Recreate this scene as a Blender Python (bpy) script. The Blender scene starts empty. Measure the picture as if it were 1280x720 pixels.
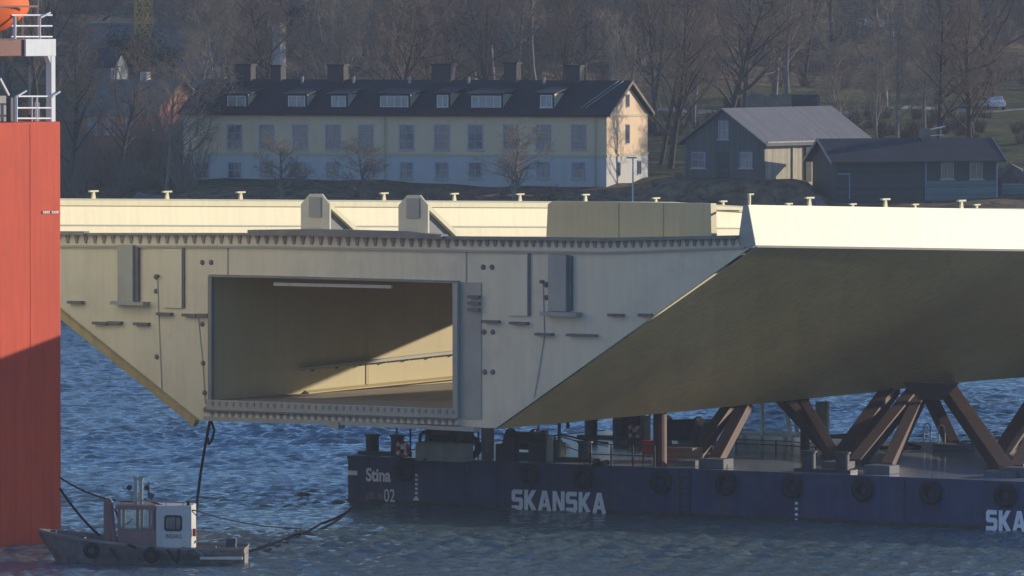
import bpy, bmesh, math, random
import numpy as np
from mathutils import Vector, Matrix
R = math.radians
SC = bpy.context.scene
COL = SC.collection

# ------------------------------------------------------------------ camera, sky, sun, exposure
F = 9000.0                      # focal length in photo pixels (photo 1280 wide)
CAM = Vector((0, 0, 27.0)); PITCH = math.atan(360 / F)
cd = bpy.data.cameras.new('camera'); cam = bpy.data.objects.new('camera', cd); COL.objects.link(cam)
cam.location = CAM; cam.rotation_euler = (R(90) - PITCH, 0, 0)
cd.sensor_width = 36; cd.lens = F / 1280 * 36; cd.clip_start = 1; cd.clip_end = 9000
SC.camera = cam
SUN_AZ, SUN_EL = 60.0, 11.0     # azimuth clockwise from +Y
w = bpy.data.worlds.new('World'); SC.world = w; w.use_nodes = True
sky = w.node_tree.nodes.new('ShaderNodeTexSky'); sky.sky_type = 'NISHITA'; sky.sun_disc = False
sky.sun_elevation = R(SUN_EL); sky.sun_rotation = R(SUN_AZ)
sky.altitude = 0; sky.air_density = 1.0; sky.dust_density = 0.0; sky.ozone_density = 4.0
bg = w.node_tree.nodes['Background']; bg.inputs[1].default_value = 0.135
tint = w.node_tree.nodes.new('ShaderNodeMixRGB'); tint.blend_type = 'MULTIPLY'; tint.inputs[0].default_value = 1; tint.inputs[2].default_value = (.96, .97, 1.12, 1)
w.node_tree.links.new(sky.outputs[0], tint.inputs[1]); w.node_tree.links.new(tint.outputs[0], bg.inputs[0])
sl = bpy.data.lights.new('sun', 'SUN'); sl.energy = 3.8; sl.angle = R(0.5); sl.color = (1.0, 0.87, 0.68)
sun = bpy.data.objects.new('sun', sl); COL.objects.link(sun)
sun.rotation_euler = (R(90 - SUN_EL), 0, R(180 - SUN_AZ)); sun.location = (100, 100, 80)
SC.view_settings.view_transform = 'Standard'; SC.view_settings.look = 'None'
SC.view_settings.exposure = 0.56; SC.view_settings.gamma = 1.0
SC.cycles.max_bounces = 6; SC.cycles.volume_bounces = 0
SC.cycles.use_denoising = True

FW = Vector((0, math.cos(PITCH), -math.sin(PITCH))); UP = Vector((0, math.sin(PITCH), math.cos(PITCH)))
def ray(px, py): return FW + Vector(((px - 640) / F, 0, 0)) + UP * ((360 - py) / F)
def atY(px, py, Y):
    r = ray(px, py); return CAM + r * (Y / r.y)
def atZ(px, py, z):
    r = ray(px, py); return CAM + r * ((z - CAM.z) / r.z)
def onplane(px, py, P0, d):
    """vertical plane through P0 along horizontal dir d -> (distance along d, z)"""
    r = ray(px, py); n = Vector((-d.y, d.x))
    k = (Vector((P0[0], P0[1])) - Vector((CAM.x, CAM.y))).dot(n) / Vector((r.x, r.y)).dot(n)
    p = CAM + r * k
    return (Vector((p.x - P0[0], p.y - P0[1])).dot(Vector((d.x, d.y))), p.z)

# ------------------------------------------------------------------ materials
def nm(name):
    m = bpy.data.materials.new(name); m.use_nodes = True
    return m, m.node_tree, m.node_tree.nodes['Principled BSDF']
def paint(name, c, rough=0.6, var=0.12, scale=0.6, streak=0.0, metal=0.0, bump=0.0, bscale=8, dirt=None, dscale=0.35, dlo=.5, dhi=.72, spec=0.3):
    m, t, b = nm(name); N = t.nodes; L = t.links
    co = N.new('ShaderNodeTexCoord')
    n = N.new('ShaderNodeTexNoise'); n.inputs['Scale'].default_value = scale; n.inputs['Detail'].default_value = 6; n.inputs['Roughness'].default_value = .65
    L.new(co.outputs['Object'], n.inputs['Vector'])
    r = N.new('ShaderNodeValToRGB'); r.color_ramp.elements[0].position = .3; r.color_ramp.elements[1].position = .7
    r.color_ramp.elements[0].color = tuple(max(0, x * (1 - var)) for x in c) + (1,)
    r.color_ramp.elements[1].color = tuple(min(1, x * (1 + var)) for x in c) + (1,)
    L.new(n.outputs[0], r.inputs[0]); out = r.outputs[0]
    if streak > 0:
        mp = N.new('ShaderNodeMapping'); mp.inputs['Scale'].default_value = (3.0, 3.0, 0.25)
        L.new(co.outputs['Object'], mp.inputs[0])
        n2 = N.new('ShaderNodeTexNoise'); n2.inputs['Scale'].default_value = .8; n2.inputs['Detail'].default_value = 5
        L.new(mp.outputs[0], n2.inputs['Vector'])
        r2 = N.new('ShaderNodeValToRGB'); r2.color_ramp.elements[0].position = .42; r2.color_ramp.elements[1].position = .75
        r2.color_ramp.elements[0].color = (1, 1, 1, 1); r2.color_ramp.elements[1].color = (1 - streak, 1 - streak, 1 - streak * 1.1, 1)
        L.new(n2.outputs[0], r2.inputs[0])
        mx = N.new('ShaderNodeMixRGB'); mx.blend_type = 'MULTIPLY'; mx.inputs[0].default_value = 1
        L.new(out, mx.inputs[1]); L.new(r2.outputs[0], mx.inputs[2]); out = mx.outputs[0]
    if dirt:
        n3 = N.new('ShaderNodeTexNoise'); n3.inputs['Scale'].default_value = dscale; n3.inputs['Detail'].default_value = 8; n3.inputs['Roughness'].default_value = .7
        L.new(co.outputs['Object'], n3.inputs['Vector'])
        r3 = N.new('ShaderNodeValToRGB'); r3.color_ramp.elements[0].position = dlo; r3.color_ramp.elements[1].position = dhi
        L.new(n3.outputs[0], r3.inputs[0])
        mx = N.new('ShaderNodeMixRGB'); L.new(r3.outputs[0], mx.inputs[0]); L.new(out, mx.inputs[1]); mx.inputs[2].default_value = tuple(dirt) + (1,); out = mx.outputs[0]
    L.new(out, b.inputs['Base Color'])
    b.inputs['Roughness'].default_value = rough; b.inputs['Metallic'].default_value = metal
    b.inputs['Specular IOR Level'].default_value = spec
    if bump > 0:
        n4 = N.new('ShaderNodeTexNoise'); n4.inputs['Scale'].default_value = bscale; n4.inputs['Detail'].default_value = 4
        L.new(co.outputs['Object'], n4.inputs['Vector'])
        bp = N.new('ShaderNodeBump'); bp.inputs['Strength'].default_value = bump; bp.inputs['Distance'].default_value = .1
        L.new(n4.outputs[0], bp.inputs['Height']); L.new(bp.outputs[0], b.inputs['Normal'])
    return m
def planks(name, c, width=.2, axis=0, var=.15, rough=.8, dark=.55):
    """boarding: stripes across local axis"""
    m, t, b = nm(name); N = t.nodes; L = t.links
    co = N.new('ShaderNodeTexCoord'); sp = N.new('ShaderNodeSeparateXYZ'); L.new(co.outputs['Object'], sp.inputs[0])
    dv = N.new('ShaderNodeMath'); dv.operation = 'DIVIDE'; dv.inputs[1].default_value = width; L.new(sp.outputs[axis], dv.inputs[0])
    fr = N.new('ShaderNodeMath'); fr.operation = 'FRACT'; L.new(dv.outputs[0], fr.inputs[0])
    fl = N.new('ShaderNodeMath'); fl.operation = 'FLOOR'; L.new(dv.outputs[0], fl.inputs[0])
    wn = N.new('ShaderNodeTexWhiteNoise'); wn.noise_dimensions = '1D'; L.new(fl.outputs[0], wn.inputs['W'])
    lt = N.new('ShaderNodeMath'); lt.operation = 'LESS_THAN'; lt.inputs[1].default_value = .12; L.new(fr.outputs[0], lt.inputs[0])
    r = N.new('ShaderNodeValToRGB'); r.color_ramp.elements[0].color = tuple(x * (1 - var) for x in c) + (1,); r.color_ramp.elements[1].color = tuple(x * (1 + var) for x in c) + (1,)
    L.new(wn.outputs[0], r.inputs[0])
    ns = N.new('ShaderNodeTexNoise'); ns.inputs['Scale'].default_value = 1.5; ns.inputs['Detail'].default_value = 6; L.new(co.outputs['Object'], ns.inputs['Vector'])
    r2 = N.new('ShaderNodeValToRGB'); r2.color_ramp.elements[0].color = (.7, .7, .7, 1); r2.color_ramp.elements[1].color = (1.1, 1.1, 1.1, 1); L.new(ns.outputs[0], r2.inputs[0])
    m1 = N.new('ShaderNodeMixRGB'); m1.blend_type = 'MULTIPLY'; m1.inputs[0].default_value = 1; L.new(r.outputs[0], m1.inputs[1]); L.new(r2.outputs[0], m1.inputs[2])
    mx = N.new('ShaderNodeMixRGB'); L.new(lt.outputs[0], mx.inputs[0]); L.new(m1.outputs[0], mx.inputs[1]); mx.inputs[2].default_value = tuple(x * dark for x in c) + (1,)
    L.new(mx.outputs[0], b.inputs['Base Color']); b.inputs['Roughness'].default_value = rough; b.inputs['Specular IOR Level'].default_value = .2
    return m
M = {}
M['gold'] = paint('bridge_gold_paint', (.60, .50, .27), .5, .06, .15, streak=.10, dirt=(.5, .42, .27), dscale=.08)
M['cream'] = paint('bridge_cream_fascia', (.72, .62, .36), .45, .05, .3, streak=.10)
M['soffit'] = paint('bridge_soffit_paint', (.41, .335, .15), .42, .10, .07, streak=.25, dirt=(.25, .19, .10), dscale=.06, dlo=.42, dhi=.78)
M['primer'] = paint('bridge_primer_grey', (.63, .595, .44), .5, .06, .12, streak=.09, dirt=(.50, .47, .36), dscale=.25, bump=.12, bscale=.9)
M['primer_mid'] = paint('steel_mid_grey', (.33, .34, .30), .55, .12, .5)
M['steel_dark'] = paint('steel_dark_grey', (.14, .14, .14), .6, .2, 1)
M['rib'] = paint('rib_end_grey', (.24, .24, .22), .7, .2, 1)
M['flange'] = paint('flange_grey', (.20, .205, .19), .7, .2, .8)
M['wall_in'] = paint('inner_wall_paint', (.53, .44, .22), .55, .06, .2, streak=.06)
M['floor_in'] = paint('inner_floor_grey', (.36, .33, .28), .6, .15, .4)
M['white'] = paint('white_marine_paint', (.8, .8, .78), .4, .05, 1, streak=.12)
M['white_light'] = paint('white_lettering', (.85, .85, .82), .5, .06, 2)
M['letter_grey'] = paint('grey_lettering', (.78, .79, .80), .5, .1, 2)
M['letter_faint'] = paint('worn_lettering', (.30, .31, .34), .6, .35, 6)
M['red_hull'] = paint('orange_red_hull_paint', (.74, .082, .032), .6, .08, .12, streak=.18, dirt=(.56, .07, .035), dscale=.3, dlo=.5, dhi=.8, spec=.12, bump=.15, bscale=.8)
M['red_dark'] = paint('brown_red_paint', (.22, .07, .05), .6, .15, 1)
M['bounce_cream'] = paint('bounce_cream_paint', (.82, .79, .62), .5, .05, .4, streak=.1)  # cream chosen for the light it bounces onto the bridge end plate
M['fascia_near'] = paint('near_fascia_paint', (.54, .47, .28), .5, .08, .25, streak=.16, dirt=(.50, .44, .30), dscale=.25)
M['orange'] = paint('lifeboat_orange', (.75, .14, .03), .7, .05, 1, spec=.1)
M['blue_hull'] = paint('barge_navy_paint', (.042, .058, .130), .5, .3, .4, streak=.35, dirt=(.10, .075, .065), dscale=.8, dlo=.52, dhi=.74, bump=.15, bscale=1.2)
M['waterline'] = paint('waterline_slime', (.05, .05, .035), .7, .4, 1.5)
M['barge_deck'] = paint('barge_deck_steel', (.30, .33, .38), .14, .3, .25, dirt=(.13, .12, .12), dscale=.5, dlo=.55, dhi=.75, spec=.8)
M['black'] = paint('black_rubber', (.022, .022, .024), .75, .3, 4)
M['black_metal'] = paint('black_painted_steel', (.035, .037, .045), .5, .3, 2)
M['truss'] = paint('rusty_brown_truss_steel', (.082, .040, .032), .65, .25, .6, dirt=(.07, .04, .04), dscale=.8)
M['concrete_grey'] = paint('foot_plate_grey', (.11, .11, .12), .7, .2, 1)
M['machine'] = paint('machinery_dark_blue', (.05, .06, .08), .5, .3, 2, dirt=(.09, .05, .03), dscale=2)
M['box_grey'] = paint('locker_grey_beige', (.33, .32, .29), .6, .12, 1.5, streak=.15)
M['wood'] = planks('raw_timber', (.27, .2, .13), .25, 2)
M['red'] = paint('red_paint', (.5, .05, .03), .5, .1, 2)
M['cable'] = paint('black_cable', (.012, .012, .018), .9, .2, 5, spec=0)
M['rope'] = paint('grey_brown_rope', (.03, .028, .03), .9, .3, 8, spec=0)
M['boat_hull'] = paint('boat_grey_hull', (.21, .18, .17), .6, .3, .8, streak=.25, dirt=(.10, .06, .045), dscale=1.2)
M['boat_deck'] = paint('boat_deck', (.2, .19, .17), .7, .25, 1)
M['cabin_red'] = paint('cabin_brown_red', (.23, .13, .12), .5, .15, 1.5)
M['cabin_white'] = paint('cabin_white', (.52, .50, .47), .45, .08, 1.5, streak=.12)
M['rail_galv'] = paint('galvanised_rail', (.5, .5, .5), .4, .1, 3, metal=.3)
M['roof_dark'] = paint('dark_tar_roof', (.018, .017, .019), .75, .25, .5)
M['roof_grey'] = planks('grey_corrugated_roof', (.17, .17, .18), .6, 1, .08, dark=.75)
M['roof_shed'] = paint('shed_felt_roof', (.05, .045, .05), .85, .25, .8)
M['house_yellow'] = paint('ochre_plaster', (.68, .49, .31), .85, .07, .4, streak=.06)
M['house_white'] = paint('white_plaster', (.46, .45, .43), .85, .06, .4, streak=.08)
M['house_trim'] = paint('plaster_cornice', (.5, .42, .27), .8, .08, 1)
M['win_frame'] = paint('blue_grey_window_frame', (.24, .30, .42), .5, .1, 2)
M['win_frame_white'] = paint('white_window_frame', (.6, .6, .6), .5, .08, 2)
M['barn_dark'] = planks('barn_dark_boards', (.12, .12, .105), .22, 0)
M['barn_light'] = planks('barn_sunlit_boards', (.52, .46, .34), .3, 1)  # paler than the gable boards: sunlight put into the side wall's colour
M['shed_dark'] = planks('shed_dark_boards', (.065, .08, .075), .2, 2)
M['shed_pale'] = planks('shed_pale_boards', (.16, .22, .22), .25, 2)
M['chimney'] = paint('dark_chimney_plaster', (.06, .055, .05), .9, .2, 1)  # chimneys coloured dark all over to match their shaded fronts
M['brick'] = paint('red_brick', (.42, .16, .10), .9, .2, 1)
M['roof_old'] = paint('mossy_tile_roof', (.17, .15, .12), .9, .3, 1)
M['pale_wall'] = paint('pale_hall_wall', (.22, .24, .27), .8, .1, .3)
M['teal'] = paint('teal_trim', (.16, .30, .30), .5, .1, 1)
M['yellow'] = paint('crane_yellow', (.62, .36, .05), .5, .1, 2)
M['crane_red'] = paint('crane_red', (.45, .05, .06), .5, .1, 2)
M['rock'] = paint('granite_rock', (.16, .14, .125), .9, .35, .5, bump=.6, bscale=1.5, dirt=(.07, .075, .04), dscale=.6)
M['bark'] = paint('dark_bark', (.085, .066, .052), .95, .3, 2, bump=.5, bscale=6)
M['twig'] = paint('bare_twigs', (.215, .155, .11), .95, .25, .3)
M['bark_pale'] = paint('pale_bark', (.21, .18, .15), .95, .3, 2)
M['twig_pale'] = paint('pale_twigs', (.27, .21, .155), .95, .2, .3)
M['hedge'] = paint('evergreen_leaves', (.045, .055, .03), .9, .4, 1.5)
M['tree_russet'] = paint('russet_brush', (.17, .09, .06), .95, .3, 1)
M['stone'] = paint('field_stone', (.25, .23, .2), .9, .35, 1.2, bump=.5, bscale=2)
def glass(name, c, rough=.08):
    m = paint(name, c, rough, .4, .9, spec=.8); return m
M['pane'] = glass('window_glass', (.05, .065, .09)); M['pane_lit'] = glass('painted_sky_glass', (.16, .17, .19), .25)  # second pane is paler: sky reflection put into its base colour
def clear_glass():
    m, t, b = nm('clear_cabin_glass'); N = t.nodes; L = t.links
    tr = N.new('ShaderNodeBsdfTransparent'); tr.inputs[0].default_value = (.75, .8, .82, 1)
    gl = N.new('ShaderNodeBsdfGlossy'); gl.inputs['Roughness'].default_value = .03
    mx = N.new('ShaderNodeMixShader'); mx.inputs[0].default_value = .12
    L.new(tr.outputs[0], mx.inputs[1]); L.new(gl.outputs[0], mx.inputs[2]); L.new(mx.outputs[0], N['Material Output'].inputs[0])
    return m
M['clear'] = clear_glass()

# ------------------------------------------------------------------ mesh helpers
class MB:
    def __init__(s): s.v = []; s.f = []; s.mi = []; s.cur = 0
    def add(s, vs, fs):
        k = len(s.v); s.v += [tuple(p) for p in vs]; s.f += [tuple(i + k for i in f) for f in fs]; s.mi += [s.cur] * len(fs)
    def box(s, c, d, rz=0, rx=0, ry=0):
        m = Matrix.Rotation(rz, 3, 'Z') @ Matrix.Rotation(ry, 3, 'Y') @ Matrix.Rotation(rx, 3, 'X'); c = Vector(c)
        vs = [c + m @ Vector((x * d[0] / 2, y * d[1] / 2, z * d[2] / 2)) for x in (-1, 1) for y in (-1, 1) for z in (-1, 1)]
        s.add(vs, [(0, 1, 3, 2), (4, 6, 7, 5), (0, 4, 5, 1), (2, 3, 7, 6), (0, 2, 6, 4), (1, 5, 7, 3)]); return s
    def span(s, a, b): return s.box([(a[i] + b[i]) / 2 for i in range(3)], [abs(b[i] - a[i]) for i in range(3)])
    def extr(s, pts, vec):
        n = len(pts); vec = Vector(vec); p = [Vector(q) for q in pts]
        s.add(p + [q + vec for q in p], [tuple(range(n))] + [tuple(range(2 * n - 1, n - 1, -1))] + [(i, (i + 1) % n, (i + 1) % n + n, i + n) for i in range(n)]); return s
    def tube(s, p0, p1, r0, r1=None, n=8, cap=True):
        p0 = Vector(p0); p1 = Vector(p1); r1 = r0 if r1 is None else r1
        d = (p1 - p0).normalized(); a = d.orthogonal().normalized(); b = d.cross(a)
        vs = [];
        for p, r in ((p0, r0), (p1, r1)):
            for i in range(n):
                t = 2 * math.pi * i / n; vs.append(p + (a * math.cos(t) + b * math.sin(t)) * r)
        fs = [(i, (i + 1) % n, (i + 1) % n + n, i + n) for i in range(n)]
        if cap: fs += [tuple(range(n - 1, -1, -1)), tuple(range(n, 2 * n))]
        s.add(vs, fs); return s
    def path(s, pts, r, n=6):
        for a, b in zip(pts[:-1], pts[1:]): s.tube(a, b, r, r, n)
        return s
    def beam(s, p0, p1, w_, h):
        p0 = Vector(p0); p1 = Vector(p1); d = (p1 - p0).normalized()
        a = d.cross(Vector((0, 0, 1)))
        a = a.normalized() if a.length > 1e-3 else Vector((1, 0, 0)); b = a.cross(d).normalized()
        vs = [p + a * x * w_ / 2 + b * y * h / 2 for p in (p0, p1) for x, y in ((-1, -1), (1, -1), (1, 1), (-1, 1))]
        s.add(vs, [(0, 1, 2, 3), (7, 6, 5, 4), (0, 4, 5, 1), (1, 5, 6, 2), (2, 6, 7, 3), (3, 7, 4, 0)]); return s
    def torus(s, c, axis, Rr, r, n=20, m=8, sq=1.0):
        c = Vector(c); ax = Vector(axis).normalized(); a = ax.orthogonal().normalized(); b = ax.cross(a); vs = []; fs = []
        for i in range(n):
            t = 2 * math.pi * i / n; dr = a * math.cos(t) + b * math.sin(t)
            for j in range(m):
                u = 2 * math.pi * j / m; vs.append(c + dr * (Rr + r * math.cos(u)) + ax * r * sq * math.sin(u))
        for i in range(n):
            for j in range(m):
                fs.append((i * m + j, ((i + 1) % n) * m + j, ((i + 1) % n) * m + (j + 1) % m, i * m + (j + 1) % m))
        s.add(vs, fs); return s
    def lathe(s, prof, c, axis, n=16):
        c = Vector(c); ax = Vector(axis).normalized(); a = ax.orthogonal().normalized(); b = ax.cross(a); vs = []; fs = []; k = len(prof)
        for i in range(n):
            t = 2 * math.pi * i / n; dr = a * math.cos(t) + b * math.sin(t)
            for r, h in prof: vs.append(c + dr * r + ax * h)
        for i in range(n):
            for j in range(k - 1):
                fs.append((i * k + j, ((i + 1) % n) * k + j, ((i + 1) % n) * k + j + 1, i * k + j + 1))
        s.add(vs, fs); return s
    def grid(s, P):
        """P: rows of 3D points"""
        r, c = len(P), len(P[0])
        s.add([p for row in P for p in row], [(i * c + j, i * c + j + 1, (i + 1) * c + j + 1, (i + 1) * c + j) for i in range(r - 1) for j in range(c - 1)]); return s
    def parts(s, name, mat, parent=None, **kw):
        par = list(range(len(s.v)))
        def fi(i):
            while par[i] != i: par[i] = par[par[i]]; i = par[i]
            return i
        for f in s.f:
            for i in f[1:]: par[fi(i)] = fi(f[0])
        G = {}
        for f in s.f: G.setdefault(fi(f[0]), []).append(f)
        out = []
        for fs in G.values():
            idx = sorted({i for f in fs for i in f}); mp = {i: k for k, i in enumerate(idx)}; m2 = MB(); m2.add([s.v[i] for i in idx], [tuple(mp[i] for i in f) for f in fs]); out.append(m2.build(name, mat, parent, **kw))
        return out
    def build(s, name, mat, parent=None, smooth=False, solid=0.0, bevel=0.0):
        me = bpy.data.meshes.new(name); bm = bmesh.new()
        vs = [bm.verts.new(p) for p in s.v]
        for f, mi in zip(s.f, s.mi):
            try: fc = bm.faces.new([vs[i] for i in f]); fc.material_index = mi
            except ValueError: pass
        if solid:
            bmesh.ops.remove_doubles(bm, verts=bm.verts, dist=1e-4)
            bmesh.ops.recalc_face_normals(bm, faces=bm.faces)
            bmesh.ops.solidify(bm, geom=bm.faces[:], thickness=solid)
        else: bmesh.ops.recalc_face_normals(bm, faces=bm.faces)
        bm.to_mesh(me); bm.free()
        for m in (mat if isinstance(mat, (list, tuple)) else [mat]): me.materials.append(m)
        if smooth: me.polygons.foreach_set('use_smooth', [True] * len(me.polygons))
        o = bpy.data.objects.new(name, me); COL.objects.link(o)
        if parent: o.parent = parent
        if bevel:
            md = o.modifiers.new('bevel', 'BEVEL'); md.width = bevel; md.segments = 2; md.limit_method = 'ANGLE'
        return o
def tag(o, label=None, cat=None, group=None, kind=None):
    if label: o['label'] = label
    if cat: o['category'] = cat
    if group: o['group'] = group
    if kind: o['kind'] = kind
    return o
def thing(name, loc, rz=0, label=None, cat=None, group=None):
    o = bpy.data.objects.new(name, None); COL.objects.link(o); o.location = loc; o.rotation_euler = (0, 0, rz); o.empty_display_size = .5
    return tag(o, label, cat, group)
def kids(o): return [c for c in bpy.data.objects if c.parent == o]
def dup(o, loc=None, rz=None, scale=None, label=None, parent=None):
    def cp(x, par):
        c = x.copy(); COL.objects.link(c); c.parent = par
        for k in KID.get(x.name, []): cp(k, c)
        return c
    KID = {}
    for x in bpy.data.objects:
        if x.parent: KID.setdefault(x.parent.name, []).append(x)
    c = cp(o, parent)
    if loc is not None: c.location = loc
    if rz is not None: c.rotation_euler = (0, 0, rz)
    if scale is not None: c.scale = scale if hasattr(scale, '__len__') else (scale,) * 3
    if label: c['label'] = label
    return c
def text_obj(name, s, mat, parent, origin, xdir, updir, width, height, bold=.02, depth=.02):
    cu = bpy.data.curves.new(name, 'FONT'); cu.body = s; cu.offset = bold; cu.extrude = .5
    to = bpy.data.objects.new(name + '_tmp', cu); COL.objects.link(to)
    bpy.context.view_layer.update()
    me = bpy.data.meshes.new_from_object(to.evaluated_get(bpy.context.evaluated_depsgraph_get()))
    bpy.data.objects.remove(to)
    xs = [v.co.x for v in me.vertices]; ys = [v.co.y for v in me.vertices]
    x0, x1, y0, y1 = min(xs), max(xs), min(ys), max(ys)
    X = Vector(xdir).normalized(); U = Vector(updir).normalized(); Nn = X.cross(U); O = Vector(origin)
    for v in me.vertices:
        a = (v.co.x - x0) / (x1 - x0) * width; b = (v.co.y - y0) / (y1 - y0) * height
        v.co = O + X * a + U * b + Nn * (depth if v.co.z > 0 else 0)
    me.materials.clear(); me.materials.append(mat)
    o = bpy.data.objects.new(name, me); COL.objects.link(o); o.parent = parent
    return o
rnd = random.Random(7)

# ------------------------------------------------------------------ terrain
PROF = [(0, -9), (560, -9), (596, -5), (606, 0.0), (618, 6.5), (628, 9.4), (640, 10.3), (665, 11.6), (700, 13.6), (760, 15.3), (800, 17.2), (860, 23), (900, 27.5), (1000, 40), (1120, 52), (1400, 60), (3000, 62)]
PY = np.array([a for a, b in PROF], float); PZ = np.array([b for a, b in PROF], float)
def hnoise(X, Y, sc, seed):
    r = np.random.RandomState(seed); o = np.zeros_like(X, float)
    for k in range(9):
        a = r.uniform(0, 2 * math.pi); f = 2 * math.pi / (sc * r.uniform(.6, 1.8)); o += np.sin((X * math.cos(a) + Y * math.sin(a)) * f + r.uniform(0, 6.28))
    return o / 4
def terrain(X, Y):
    X = np.asarray(X, float); Y = np.asarray(Y, float)
    sh = 24 * np.clip((-X - 26) / 10, 0, 1)
    Yp = Y - sh * np.clip(1 - (Y - 640) / 40, 0, 1)
    z = np.interp(Yp, PY, PZ)
    far = np.clip((Y - 780) / 120, 0, 1)
    z = z + far * hnoise(X, Y, 60, 3) * 2.0 + np.clip((Y - 606) / 15, 0, 1) * hnoise(X, Y, 9, 5) * .22 + np.clip((Y - 700) / 60, 0, 1) * hnoise(X, Y, 22, 9) * .5
    k = 1 / (1 + np.exp(-(X - 12.5) * 2.2)) * 1 / (1 + np.exp((X - 26.6) * 2.6)) * 1 / (1 + np.exp(-(Y - 628) * 1.6)) * 1 / (1 + np.exp((Y - 650) * .5))
    z = np.where(z < 11.3, z + (11.3 - z) * k, z)
    return z
def tz(x, y): return float(terrain(np.array([x]), np.array([y]))[0])
def ground_at(px, Y, dz=0.0):
    x = (px - 640) / F * Y * math.cos(PITCH) if False else (px - 640) / F * Y * (1 / (math.cos(PITCH)))
    return Vector((x, Y, tz(x, Y) + dz))
def make_terrain():
    xs = np.concatenate([np.linspace(-1500, -140, 18), np.linspace(-120, 120, 200), np.linspace(140, 1500, 18)])
    ys = np.concatenate([np.linspace(-300, 560, 8), np.linspace(580, 720, 140), np.linspace(722, 1000, 120), np.linspace(1020, 3000, 20)])
    X, Y = np.meshgrid(xs, ys); Z = terrain(X, Y)
    me = bpy.data.meshes.new('hillside'); n, m_ = X.shape
    idx = np.arange(n * m_).reshape(n, m_)
    fs = np.stack([idx[:-1, :-1], idx[:-1, 1:], idx[1:, 1:], idx[1:, :-1]], -1).reshape(-1, 4)
    me.from_pydata(np.stack([X, Y, Z], -1).reshape(-1, 3).tolist(), [], fs.tolist())
    me.polygons.foreach_set('use_smooth', [True] * len(me.polygons))
    m, t, b = nm('hillside_ground'); N = t.nodes; L = t.links
    co = N.new('ShaderNodeTexCoord'); sp = N.new('ShaderNodeSeparateXYZ'); L.new(co.outputs['Object'], sp.inputs[0])
    n1 = N.new('ShaderNodeTexNoise'); n1.inputs['Scale'].default_value = .06; n1.inputs['Detail'].default_value = 9; n1.inputs['Roughness'].default_value = .7; L.new(co.outputs['Object'], n1.inputs['Vector'])
    n2 = N.new('ShaderNodeTexNoise'); n2.inputs['Scale'].default_value = .9; n2.inputs['Detail'].default_value = 8; n2.inputs['Roughness'].default_value = .75; L.new(co.outputs['Object'], n2.inputs['Vector'])
    grass = N.new('ShaderNodeValToRGB'); grass.color_ramp.elements[0].color = (.045, .05, .02, 1); grass.color_ramp.elements[1].color = (.125, .13, .045, 1)
    grass.color_ramp.elements[0].position = .35; grass.color_ramp.elements[1].position = .7; L.new(n2.outputs[0], grass.inputs[0])
    leaf = N.new('ShaderNodeValToRGB'); leaf.color_ramp.elements[0].color = (.06, .042, .026, 1); leaf.color_ramp.elements[1].color = (.34, .24, .13, 1)
    leaf.color_ramp.elements[0].position = .35; leaf.color_ramp.elements[1].position = .68; L.new(n2.outputs[0], leaf.inputs[0])
    # lawn between y=690..790, leaf litter behind
    ad = N.new('ShaderNodeMath'); ad.operation = 'MULTIPLY_ADD'; ad.inputs[1].default_value = 50; L.new(n1.outputs[0], ad.inputs[0]); L.new(sp.outputs[1], ad.inputs[2])
    rr = N.new('ShaderNodeMapRange'); rr.inputs[1].default_value = 600; rr.inputs[2].default_value = 900; L.new(ad.outputs[0], rr.inputs[0])
    cr = N.new('ShaderNodeValToRGB'); e = cr.color_ramp.elements
    e[0].position = .20; e[0].color = (0, 0, 0, 1); e[1].position = .27; e[1].color = (1, 1, 1, 1)
    a = e.new(.72); a.color = (1, 1, 1, 1); c = e.new(.78); c.color = (0, 0, 0, 1); L.new(rr.outputs[0], cr.inputs[0])
    mx = N.new('ShaderNodeMixRGB'); L.new(cr.outputs[0], mx.inputs[0]); L.new(leaf.outputs[0], mx.inputs[1]); L.new(grass.outputs[0], mx.inputs[2])
    L.new(mx.outputs[0], b.inputs['Base Color']); b.inputs['Roughness'].default_value = .95; b.inputs['Specular IOR Level'].default_value = .1
    bp = N.new('ShaderNodeBump'); bp.inputs['Strength'].default_value = .8; bp.inputs['Distance'].default_value = .5; L.new(n2.outputs[0], bp.inputs['Height']); L.new(bp.outputs[0], b.inputs['Normal'])
    me.materials.append(m)
    o = bpy.data.objects.new('hillside', me); COL.objects.link(o); tag(o, 'wooded hillside rising behind the houses', None, None, 'structure')
make_terrain()

# ------------------------------------------------------------------ water
def water_mat():
    m, t, b = nm('harbour_water'); N = t.nodes; L = t.links
    b.inputs['Base Color'].default_value = (.095, .145, .155, 1); b.inputs['Roughness'].default_value = .05; b.inputs['IOR'].default_value = 1.333
    co = N.new('ShaderNodeTexCoord'); last = None
    for sc, st, di in ((1.1, .5, .22), (3.2, .8, .12), (7.5, .6, .05)):
        mp = N.new('ShaderNodeMapping'); mp.inputs['Scale'].default_value = (.55, 1, 1); mp.inputs['Rotation'].default_value = (0, 0, R(12)); L.new(co.outputs['Object'], mp.inputs[0])
        n = N.new('ShaderNodeTexNoise'); n.inputs['Scale'].default_value = sc; n.inputs['Detail'].default_value = 5; n.inputs['Roughness'].default_value = .6; n.inputs['Distortion'].default_value = .3
        L.new(mp.outputs[0], n.inputs['Vector'])
        bp = N.new('ShaderNodeBump'); bp.inputs['Strength'].default_value = st; bp.inputs['Distance'].default_value = di; L.new(n.outputs[0], bp.inputs['Height'])
        if last: L.new(last.outputs[0], bp.inputs['Normal'])
        last = bp
    L.new(last.outputs[0], b.inputs['Normal'])
    return m
M['water'] = water_mat()
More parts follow.
